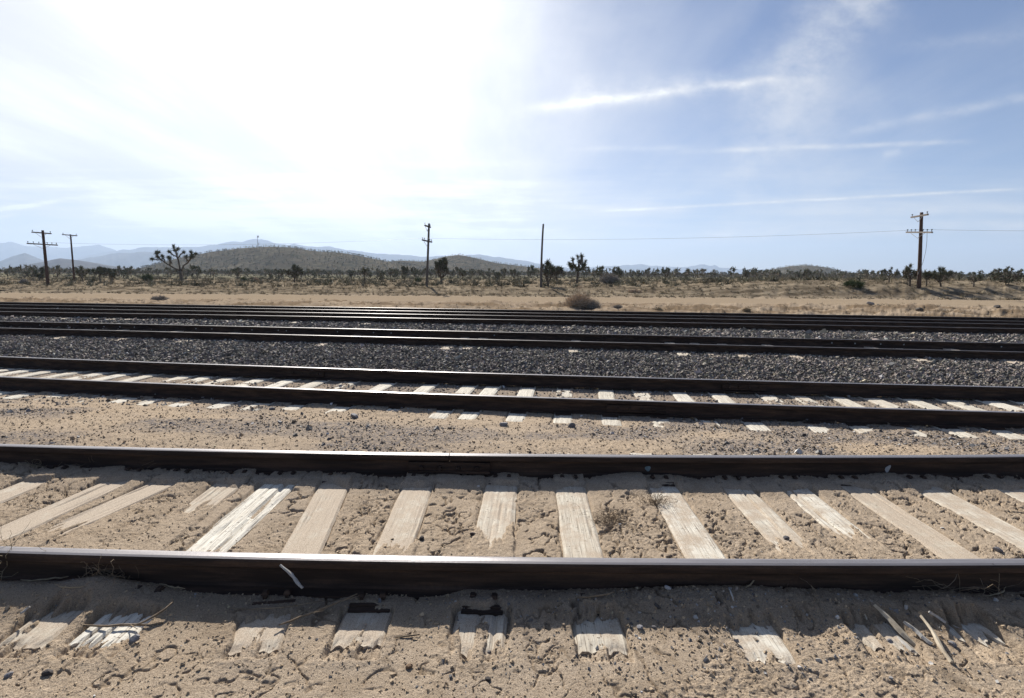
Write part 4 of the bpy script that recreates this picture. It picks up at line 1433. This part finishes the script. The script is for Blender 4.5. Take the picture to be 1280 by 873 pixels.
stem_bush('dry_bush', 30, 355, 6, 12, M['greybush'], 'rounded grey bush left of the left pole', 130, .018)


def leaf_bush(name, px, py, hp, wp, pal, label, n=500):
    loc = ground_hit(px, py)
    H = px_size(hp, loc); W = px_size(wp, loc)
    nc = 9
    cs = np.stack([rng.uniform(-.38, .38, nc) * W, rng.uniform(-.25, .25, nc) * W, rng.uniform(.2, .62, nc) * H], 1)
    k = rng.integers(0, nc, n)
    D = unit(rng.normal(size=(n, 3)) + np.array([0, 0, .7]))
    P_ = cs[k] * np.array([1, 1, .5]) + rng.normal(size=(n, 3)) * np.array([W * .05, W * .05, H * .06])
    V, F = blades(P_, D, H * rng.uniform(.3, .62, n), np.full(n, H * .05))
    C = np.repeat(pal[rng.integers(0, len(pal), n)] * rng.uniform(.75, 1.2, (n, 1)), 3, 0)
    o = link_mesh(name, np_mesh(name, V, F, False, {'col': C}), M['leaf'])
    o.location = loc
    tag(o, label, 'bush')


BR = np.array([[.11, .14, .06], [.15, .175, .08], [.085, .10, .05]])
leaf_bush('yucca_bush', 184, 351.5, 14, 12, BR, 'dark green round yucca bush left of the open Joshua tree')
leaf_bush('yucca_bush', 1071, 360, 15, 16, BR, 'bright green spiky bush left of the right pole, larger of a pair')
leaf_bush('yucca_bush', 1060, 358, 11, 11, BR, 'dark spiky bush touching the left side of the bright green one')
leaf_bush('yucca_bush', 305, 352, 9, 8, BR, 'small dark green bush at the foot of the main hill')
leaf_bush('yucca_bush', 523, 353, 8, 8, BR, 'small dark bush left of the middle pole')

# ------------------------------------------------------------------ mast on the hill
HX, HY, HZ = HB[0]
j = int(np.argmin(np.abs(CXP + FPX * (HX[45] / HY[45]) - 326)))
ii = int(np.argmax(HZ[:, j]))
root = empty('radio_mast', (HX[ii, j], HY[ii, j], HZ[ii, j] - .5))
tag(root, 'thin pale radio mast with two white drums on top of the main hill', 'mast')
b = MB(); b.tube([(0, 0, 0), (0, 0, 16)], .28, 6); b.build('mast_pole', M['grey'], root)
b = MB(); b.tube([(.9, 0, 14.2), (.9, 0, 16.6)], 1.0, 10); b.build('drum_antenna', M['grey'], root)
b = MB(); b.tube([(.9, 0, 4.6), (.9, 0, 6.6)], .9, 10); b.build('drum_antenna', M['white'], root)

# ------------------------------------------------------------------ things lying by the near tracks
def stone(px, py, size, col, label, flat=.7, name='stone'):
    p = on_plane(px, py, 0.0) if py > 590 else (on_plane(px, py, -.07) if py > 450 else ground_hit(px, py, 8))
    z = float(gz(p[0], p[1])[0])
    bm = bmesh.new()
    bmesh.ops.create_icosphere(bm, subdivisions=2, radius=size / 2)
    sd = rng.normal(size=(7, 3)); sd = unit(sd); off = rng.uniform(.55, .85, 7) * size / 2
    sc = np.array([rng.uniform(.9, 1.3), rng.uniform(.7, 1.0), flat])
    for v in bm.verts:
        c_ = np.array(v.co)
        for s_, o_ in zip(sd, off):
            dd = c_ @ s_
            if dd > o_: c_ = c_ - s_ * (dd - o_)
        v.co = c_ * sc
    me = bpy.data.meshes.new(name); bm.to_mesh(me); bm.free()
    at = me.attributes.new('col', 'FLOAT_COLOR', 'POINT')
    at.data.foreach_set('color', np.tile(np.array([*col, 1], np.float32), len(me.vertices)))
    o = link_mesh(name, me, M['stone'])
    o.location = (p[0], p[1], z + size * flat * .22)
    o.rotation_euler = (rng.uniform(-.3, .3), rng.uniform(-.3, .3), rng.uniform(0, 6))
    tag(o, label, 'stone')


GR = (.165, .155, .155); DK = (.07, .06, .055); QW = (.62, .60, .56); BG = (.235, .23, .24)
STN = [(834, 752, .030, (.5, .49, .48), 'white oblong stone in the shade below the nearest rail'),
       (800, 788, .034, BG, 'bluish grey stone beside the tie end right of the middle'),
       (817, 787, .018, GR, 'small dark grey stone right of the bluish one'),
       (168, 802, .042, BG, 'grey blue broken stone at the end of the white splintered tie'),
       (60, 843, .034, DK, 'dark brown stone in the lower left corner'),
       (12, 845, .028, BG, 'pale grey stone at the lower left edge'),
       (235, 801, .018, (.28, .2, .14), 'small tan stone right of the white splintered tie'),
       (598, 610, .028, QW, 'bright white chip in the shadow edge by the rail joint'),
       (527, 673, .036, DK, 'dark stone lying between two ties left of the middle'),
       (591, 668, .038, (.09, .07, .065), 'small dark clod left of the half bare tie'),
       (1247, 687, .045, BG, 'grey stone near the right edge between the nearest rails'),
       (1178, 659, .022, QW, 'small white pebble between two ties at the right'),
       (983, 672, .040, GR, 'grey stone half sunk in sand between the nearest rails'),
       (705, 785, .018, (.3, .23, .16), 'tan lump of sand stone near the middle foreground'),
       (611, 812, .022, GR, 'grey chip of stone in the foreground sand left of the middle'),
       (512, 835, .030, (.23, .15, .09), 'rusty brown lump in the foreground sand'),
       (610, 850, .022, DK, 'dark pebble at the bottom edge'),
       (882, 792, .020, DK, 'dark pebble left of the rightmost short tie end'),
       (1113, 800, .034, BG, 'bluish stone among splintered wood at the right'),
       (1190, 808, .036, BG, 'grey stone beside the long wood splinter'),
       (775, 655, .020, QW, 'white pebble on the clump of dirt by the weed ball'),
       (340, 505, .07, GR, 'grey ballast stone left on the sand before the second track, leftmost'),
       (443, 518, .10, BG, 'bluish ballast stone on the sand before the second track'),
       (630, 528, .10, BG, 'bluish ballast stone on the sand near the middle before the second track'),
       (715, 530, .09, GR, 'dark ballast stone on the sand right of the middle before the second track'),
       (1005, 541, .06, DK, 'dark stone on the sand before the second track at the right'),
       (1190, 543, .07, BG, 'pale bluish stone on the sand before the second track, far right'),
       (1098, 384, .42, DK, 'dark rock on the bank beside the dirt road at the right'),
           (1088, 383, .30, (.4, .35, .3), 'pale rock touching the left side of the dark rock by the road'),
           (1246, 385, .34, DK, 'dark clod on the bank beside the dirt road near the right edge'),
           (1149, 389, .36, (.12, .10, .08), 'brown clod on the bank beside the farthest track below the right pole')]
for (px, py, s_, c_, lab) in STN:
    stone(px, py, s_, c_, lab)


def stick(px, py, length, ang, rad, mat, label, tilt=.05, curve=.1, flat=1.0, lift=.006, forks=0, name='stick'):
    """lies on the sand; ang = heading in the ground plane, 0 along +X"""
    p = on_plane(px, py, 0.0)
    n_ = 9
    ts = np.linspace(-.5, .5, n_)
    ca, sa = math.cos(ang), math.sin(ang)
    cv = curve * (ts ** 2 - .08) * length + np.array([0] + list(rng.normal(0, .012 * length, n_ - 2)) + [0])
    X_ = p[0] + ts * length * ca - cv * sa; Y_ = p[1] + ts * length * sa + cv * ca
    zb = gz(X_, Y_)
    Zl = max(zb.mean(), np.percentile(zb, 70)) + lift + (ts + .5) * math.tan(tilt) * length
    b = MB()
    P_ = np.stack([X_, Y_, Zl], 1)
    b.tube(P_, rad * (1 - .55 * np.abs(ts) ** 1.5 * 2), 6)
    for k_ in range(forks):
        i_ = rng.integers(2, n_ - 2); a2 = ang + rng.choice([-1, 1]) * rng.uniform(.4, .8); l2 = length * rng.uniform(.15, .32)
        b.tube([P_[i_], P_[i_] + [math.cos(a2) * l2 * .5, math.sin(a2) * l2 * .5, .01], P_[i_] + [math.cos(a2) * l2, math.sin(a2) * l2, .02]], [rad * .6, rad * .45, rad * .25], 4)
    o = b.build(name, mat, None, True)
    tag(o, label, 'stick')


def splinter(p0, p1, w, th, mat, label):
    """flat split piece of wood between two photo points lying on the ground, second end raised"""
    p0 = np.asarray(p0, float); p1 = np.asarray(p1, float)
    u = unit(p1 - p0); s_ = unit(np.cross(u, [0, 0, 1.0])); q = np.cross(s_, u)
    b = MB()
    n_ = 10
    V = []
    for t_ in np.linspace(0, 1, n_):
        c_ = p0 + (p1 - p0) * t_ + s_ * .004 * math.sin(7 * t_ + p0[0] * 9)
        ww = w * (.45 + .55 * math.sin(math.pi * min(1, .25 + t_ * .75)) + .12 * rng.normal())
        V += [c_ - s_ * ww / 2, c_ - s_ * ww * .2 + q * th, c_ + s_ * ww * .25 + q * th * .8, c_ + s_ * ww / 2]
    Q = []
    for i_ in range(n_ - 1):
        for j_ in range(4):
            Q.append([i_ * 4 + j_, i_ * 4 + (j_ + 1) % 4, (i_ + 1) * 4 + (j_ + 1) % 4, (i_ + 1) * 4 + j_])
    Q += [[3, 2, 1, 0], [(n_ - 1) * 4 + k_ for k_ in range(4)]]
    b.add(V, Q)
    o = b.build('wood_splinter', mat)
    tag(o, label, 'wood splinter')


def gp(px, py, dz=0.0):
    p = on_plane(px, py, dz)
    z = float(gz(p[0], p[1])[0])
    p = on_plane(px, py, z + dz)
    return p


splinter(on_plane(379, 735, .075), on_plane(351, 706, .165), .020, .006, M['greysplint'], 'grey wood sliver leaning against the nearest rail')
splinter(gp(1190, 829, .006), gp(1152, 771, .030), .017, .010, M['splinter'], 'long pale wood splinter lying on sand at the lower right')
splinter(gp(1148, 811, .004), gp(1093, 757, .008), .030, .012, M['splinter'], 'brown split board at the end of a tie, left of the long splinter')
splinter(gp(1165, 806, .004), gp(1130, 778, .014), .022, .010, M['greysplint'], 'pale split board lying between the brown board and the long splinter')
splinter(gp(1140, 815, .002), gp(1105, 780, .006), .026, .010, M['greysplint'], 'short pale broken board left of the brown split board')
splinter(gp(1085, 777, .004), gp(1080, 768, .012), .008, .005, M['splinter'], 'tiny bright wood chip in the sand left of the split boards')
splinter(gp(1180, 778, .004), gp(1160, 765, .008), .016, .010, M['greysplint'], 'dark grey wood chip in the shade right of the long splinter')
splinter(gp(26, 768, .002), gp(38, 759, .020), .014, .008, M['greysplint'], 'small grey wood chip at the left edge below the nearest rail')
stick(400, 770, .34, .55, .005, M['twig'], 'thin forked twig leaning over the shadow edge left of the middle', .10, .1, forks=3)
stick(345, 764, .42, .10, .003, M['twig'], 'long thin twig lying in the shade left of the forked twig', .04, .2)
stick(196, 777, .15, .95, .005, M['twig'], 'curved brown twig standing at the edge of the white splintered tie', .2, .5)
stick(150, 783, .36, .02, .005, M['twig'], 'long brown twig lying across the white splintered tie', .02, .15, forks=1)
stick(745, 759, .18, .18, .005, M['twig'], 'brown twig in the shade beside two spike heads', .05, .2)
stick(510, 797, .10, .2, .004, M['twig'], 'short brown twig in the sand right of a pale tie end', .0, .1)
stick(215, 741, .16, -.3, .003, M['straw'], 'pale stalk lying below the mound of twigs', .03, .1)
stick(60, 733, .25, .12, .004, M['straw'], 'pale bent stalk in the shade at the far left', .03, .25)
stick(85, 752, .16, -.15, .003, M['straw'], 'curved straw below the pale bent stalk', .03, .5)
stick(940, 745, .14, .7, .004, M['straw'], 'pale forked stalk in the shade right of the middle', .15, .1, forks=2)
stick(913, 762, .07, 1.5, .004, M['greysplint'], 'upright grey peg of wood in the shade', .3, 0)
stick(1016, 758, .09, 1.3, .004, M['twig'], 'dark twig in the shade of the sand mound', .2, .1)
stick(1190, 743, .30, -.1, .003, M['straw'], 'thin straw stalk in the shade at the right', .02, .2)
stick(1245, 752, .18, .35, .003, M['straw'], 'bent straw stalk near the right edge', .06, .4)


def tangle(px, py, z0, rx, ry, rz, n_, mat, label, rad=.0016, name='dry_grass_clump', curl=.8):
    p = on_plane(px, py, 0.0)
    z = float(gz(p[0], p[1])[0]) + z0
    b = MB()
    for i_ in range(n_):
        st = np.array([rng.normal() * rx * .5, rng.normal() * ry * .5, abs(rng.normal()) * rz * .35])
        d_ = unit(rng.normal(size=3) * np.array([1, .7, .5])); P_ = [st]
        step = max(rx, rz) * rng.uniform(.12, .3)
        for k_ in range(7):
            d_ = unit(d_ + rng.normal(size=3) * curl * .4 - np.array([P_[-1][0] / rx, P_[-1][1] / ry, (P_[-1][2] - rz * .5) / rz]) * .18)
            nx = P_[-1] + d_ * step
            nx[2] = max(nx[2], .002)
            P_.append(nx)
        b.tube(P_, np.linspace(rad, rad * .5, 8), 3, False)
    o = b.build(name, mat)
    o.location = (p[0], p[1], z)
    tag(o, label, 'dry grass')


tangle(216, 580, 0.0, .22, .04, .06, 50, M['twig'], 'tangle of dry twigs against the second rail at the left')
tangle(95, 581, 0.0, .25, .03, .04, 26, M['twig'], 'thin strip of dry twigs along the second rail at the far left')
tangle(12, 722, 0.05, .13, .05, .07, 40, M['straw'], 'clump of dry grass against the nearest rail at the left edge')
tangle(132, 733, 0.0, .11, .05, .035, 60, M['twig'], 'mound of brown twigs heaped against the nearest rail')
tangle(818, 627, 0.0, .085, .045, .04, 130, M['twig'], 'little dark ball of dry weed beside a white edged tie', .0013, 'weed_ball', 1.2)
tangle(764, 649, 0.0, .11, .08, .02, 80, M['twig'], 'flat brown patch of dry weed left of the weed ball', .0013, 'weed_patch', 1.2)
tangle(1115, 478, -.15, .22, .06, .22, 22, M['straw'], 'dry grass stalks standing at the far rail of the second track', .003)
tangle(1190, 745, 0.0, .22, .05, .02, 26, M['twig'], 'scatter of twigs along the nearest rail at the right')
tangle(1255, 735, 0.04, .10, .04, .04, 22, M['straw'], 'wiry dry grass against the nearest rail at the right edge')
tangle(45, 585, 0.0, .07, .02, .012, 24, M['straw'], 'small pale straw lying under the second rail at the left', .002)
tangle(985, 735, 0.01, .16, .05, .02, 30, M['twig'], 'fine twigs scattered on the sand mound right of the middle', .0014)

# ------------------------------------------------------------------ air
m = bpy.data.materials.new('desert_air'); m.use_nodes = True
nt = NT(m.node_tree)
for nd in list(m.node_tree.nodes):
    if nd.type != 'OUTPUT_MATERIAL': m.node_tree.nodes.remove(nd)
pv = nt.n('ShaderNodeVolumePrincipled')
pv.inputs['Color'].default_value = (.60, .76, 1.0, 1)
pv.inputs['Density'].default_value = HAZE
pv.inputs['Anisotropy'].default_value = .2
out = [nd for nd in m.node_tree.nodes if nd.type == 'OUTPUT_MATERIAL'][0]
nt.l.new(pv.outputs[0], out.inputs['Volume'])
b = MB(); b.box((0, 5100, 306), (36000, 11000, 630))
o = b.build('haze', m)
tag(o, 'thin pale blue desert haze', 'haze', kind='stuff')

# ------------------------------------------------------------------ light and sky
EL, AZ = math.radians(32.5), math.radians(-17)      # azimuth from +Y towards +X
sd = np.array([math.sin(AZ) * math.cos(EL), math.cos(AZ) * math.cos(EL), math.sin(EL)])
L_ = bpy.data.lights.new('sun', 'SUN'); L_.energy = SUN; L_.angle = math.radians(.53); L_.color = (1.0, .955, .89)
so = bpy.data.objects.new('sun', L_); COL.objects.link(so)
so.rotation_euler = Vector(sd).to_track_quat('Z', 'Y').to_euler()

w = bpy.data.worlds.new('World'); SC.world = w; w.use_nodes = True
nt = NT(w.node_tree); bg = w.node_tree.nodes['Background']
sky = nt.n('ShaderNodeTexSky'); sky.sky_type = 'NISHITA'; sky.sun_disc = False
sky.sun_elevation = EL; sky.sun_rotation = AZ; sky.altitude = 1200; sky.air_density = 1.0; sky.dust_density = .5; sky.ozone_density = 3.5
dv = nt.n('ShaderNodeTexCoord').outputs['Generated']
sp = nt.n('ShaderNodeSeparateXYZ'); nt.l.new(dv, sp.inputs[0])
dx, dy, dz = sp.outputs
front = nt.smooth(dy, .05, .25)
dyc = nt.math('MAXIMUM', dy, .08)
qx = nt.math('DIVIDE', dx, dyc); qz = nt.math('DIVIDE', dz, dyc)
qv = nt.n('ShaderNodeCombineXYZ'); nt.l.new(qx, qv.inputs[0]); nt.l.new(qz, qv.inputs[1])
qv = qv.outputs[0]
# plane at cloud height
dzc = nt.math('ADD', nt.math('MAXIMUM', dz, 0.0), .10)
pv_ = nt.n('ShaderNodeCombineXYZ'); nt.l.new(nt.math('DIVIDE', dx, dzc), pv_.inputs[0]); nt.l.new(nt.math('DIVIDE', dy, dzc), pv_.inputs[1])
pv_ = pv_.outputs[0]
dot = nt.n('ShaderNodeVectorMath', operation='DOT_PRODUCT'); nt.l.new(dv, dot.inputs[0]); dot.inputs[1].default_value = tuple(sd)
cs = nt.math('MAXIMUM', dot.outputs['Value'], 0.0)


def qof(px, py):
    d = ray(px, py); return d[0] / d[1], d[2] / d[1]


def line(A, B, wpx, strength, nz=8, lo=.35, hi=.62, grow=0.0, fade0=.12, fade1=.12):
    (ax, ay), (bx, by) = qof(*A), qof(*B)
    L = math.hypot(bx - ax, by - ay); tx, ty = (bx - ax) / L, (by - ay) / L
    rx_ = nt.math('SUBTRACT', qx, ax); ry_ = nt.math('SUBTRACT', qz, ay)
    s_ = nt.math('ADD', nt.math('MULTIPLY', rx_, tx / L), nt.math('MULTIPLY', ry_, ty / L))
    d_ = nt.math('ADD', nt.math('MULTIPLY', rx_, -ty), nt.math('MULTIPLY', ry_, tx))
    wn = nt.noise(qv, 14, 3, .6)
    d_ = nt.math('ADD', d_, nt.math('MULTIPLY', nt.math('SUBTRACT', wn, .5), wpx / FPX * 1.2))
    wd = wpx / FPX
    if grow:
        wd_ = nt.math('MAXIMUM', nt.math('MULTIPLY_ADD', s_, -grow * wd, wd), wd * .25)
        e = nt.math('DIVIDE', d_, wd_)
    else:
        e = nt.math('DIVIDE', d_, wd)
    gsn = nt.math('EXPONENT', nt.math('MULTIPLY', nt.math('MULTIPLY', e, e), -1.0))
    win = nt.math('MULTIPLY', nt.smooth(s_, 0.0, fade0), nt.math('SUBTRACT', 1.0, nt.smooth(s_, 1 - fade1, 1.0)))
    tex = nt.ramp(nt.noise(nt.scale(qv, (1.0, 1.6, 1)), nz, 6, .65), [(lo, .25), (hi, 1.0)])
    return nt.math('MULTIPLY', nt.math('MULTIPLY', gsn, win), nt.math('MULTIPLY', tex, strength))


n_st = nt.noise(nt.scale(pv_, (1.6, .35, 1)), 1.1, 7, .6)       # streaks of cirrus
n_bl = nt.noise(pv_, .8, 6, .6)
n_q = nt.noise(nt.scale(qv, (1.0, 1.7, 1)), 3.2, 7, .62)
edge_x = nt.math('ADD', qx, nt.math('MULTIPLY', nt.math('SUBTRACT', n_bl, .5), .22))
edge_x = nt.math('ADD', edge_x, nt.math('MULTIPLY', nt.math('SUBTRACT', n_q, .5), .34))
edge_x = nt.math('ADD', edge_x, nt.math('MULTIPLY', nt.math('SUBTRACT', .30, qz), -.18))
veil = nt.math('SUBTRACT', 1.0, nt.smooth(edge_x, -.20, .46))
veil = nt.math('MULTIPLY', veil, nt.math('MULTIPLY_ADD', n_st, .5, .80))
low_left = nt.math('MULTIPLY', nt.smooth(nt.math('MULTIPLY', qx, -1.0), .45, .95), nt.math('SUBTRACT', 1.0, nt.smooth(qz, .08, .24)))
veil = nt.math('MULTIPLY', veil, nt.math('SUBTRACT', 1.0, nt.math('MULTIPLY', low_left, nt.ramp(n_q, [(.35, .75), (.65, .25)]))))
cir = nt.math('MULTIPLY', nt.ramp(n_st, [(.42, 0.0), (.78, .38)]), nt.ramp(n_q, [(.35, .3), (.65, 1.0)]))
bands = nt.noise(nt.scale(qv, (.7, 9.0, 1)), 2.6, 6, .62)
cir2 = nt.ramp(bands, [(.44, 0.0), (.70, .75)])
lowband = nt.math('MULTIPLY', nt.math('MULTIPLY', cir2, nt.smooth(qz, .035, .085)), nt.math('SUBTRACT', 1.0, nt.smooth(qz, .10, .24)))
parts = [veil, cir, lowband,
         line((640, 139), (985, 97), 7, .68, 20, .22, .66, .45, .15, .08),
         line((700, 122), (960, 101), 17, .40, 22, .4, .62, .3),
         line((800, 192), (1240, 176), 3.0, .52, 18, .33, .6, 0, .4, .2),
         line((720, 266), (1300, 235), 1.8, .75, 20, .3, .6, 0, .2, .1),
         line((830, 296), (1170, 289), 7, .85, 9, .36, .6, 0, .25, .15),
         line((1150, 284), (1400, 280), 8, .75, 9, .36, .6, 0, .15, .1),
         line((900, 264), (1500, 262), 5, .55, 11, .36, .62, 0, .25, .1),
         line((830, 306), (980, 303), 3, .40, 12, .36, .62, 0, .3, .3),
         line((1020, 172), (1330, 112), 6, .36, 14, .36, .6, 0, .25, .1),
         line((1110, -40), (940, 150), 40, .60, 15, .34, .66, 0, .12, .35),
         line((1000, 30), (905, 330), 44, .45, 14, .34, .66, 0, .3, .35),
         line((1010, 60), (1010, 340), 90, .42, 6, .36, .66, 0, .25, .35),
         line((1090, 60), (1320, 40), 9, .18, 14, .38, .6, 0, .3, .1),
         line((-60, 270), (95, 249), 3, .8, 14, .3, .6, 0, .05, .3),
         line((-60, 280), (30, 268), 2.5, .6, 14, .3, .6, 0, .05, .3),
         line((690, 187), (900, 184), 3, .28, 14, .38, .6, 0, .3, .3),
         line((1100, 196), (1130, 188), 4, .35, 14, .38, .6, 0, .3, .3)]
tau = parts[0]
for p_ in parts[1:]:
    tau = nt.math('ADD', tau, p_)
tau = nt.math('MULTIPLY', nt.math('MINIMUM', nt.math('MULTIPLY', tau, front), 1.35), nt.math('SUBTRACT', 1.0, nt.smooth(qz, .85, 1.5)))
back = nt.math('MULTIPLY', nt.math('SUBTRACT', 1.0, front), .05)
tau = nt.math('ADD', tau, back)
# forward scattering of sunlight in thin ice cloud
ph = nt.math('ADD', nt.math('MULTIPLY', nt.math('POWER', cs, 5.0), CL1), nt.math('MULTIPLY', nt.math('POWER', cs, 22.0), CL2))
ph = nt.math('ADD', ph, CL0)
lum = nt.math('MULTIPLY', ph, tau)
cl = nt.n('ShaderNodeVectorMath', operation='SCALE'); cl.inputs[0].default_value = (1.0, .99, .97); nt.l.new(lum, cl.inputs['Scale'])
skt = nt.n('ShaderNodeVectorMath', operation='MULTIPLY'); nt.l.new(sky.outputs[0], skt.inputs[0]); skt.inputs[1].default_value = (1.03, .965, 1.03)
skys = nt.n('ShaderNodeVectorMath', operation='SCALE'); nt.l.new(skt.outputs[0], skys.inputs[0])
nt.l.new(nt.math('SUBTRACT', 1.0, nt.math('MULTIPLY', nt.math('MINIMUM', tau, 1.0), .80)), skys.inputs['Scale'])
# clouds are given in final radiance, the sky in its own units: both go through one background strength
clb = nt.n('ShaderNodeVectorMath', operation='SCALE'); nt.l.new(cl.outputs[0], clb.inputs[0]); clb.inputs['Scale'].default_value = 1.0 / SKY
add = nt.n('ShaderNodeVectorMath', operation='ADD'); nt.l.new(skys.outputs[0], add.inputs[0]); nt.l.new(clb.outputs[0], add.inputs[1])
nt.l.new(add.outputs[0], bg.inputs['Color']); bg.inputs['Strength'].default_value = SKY

# ------------------------------------------------------------------ camera
cam = bpy.data.cameras.new('camera'); co = bpy.data.objects.new('camera', cam); COL.objects.link(co)
cam.sensor_width = 36; cam.sensor_fit = 'HORIZONTAL'; cam.lens = FPX / 1280 * 36
cam.shift_y = -10 / 1280
cam.clip_start = .05; cam.clip_end = 40000
Mx = Matrix(((_r[0], _u[0], -_f[0], EYE[0]), (_r[1], _u[1], -_f[1], EYE[1]), (_r[2], _u[2], -_f[2], EYE[2]), (0, 0, 0, 1)))
co.matrix_world = Mx
SC.camera = co
SC.view_settings.view_transform = 'Standard'; SC.view_settings.look = 'None'
SC.view_settings.exposure = EXPO; SC.view_settings.gamma = 1
SC.cycles.volume_bounces = 0
SC.cycles.max_bounces = 6
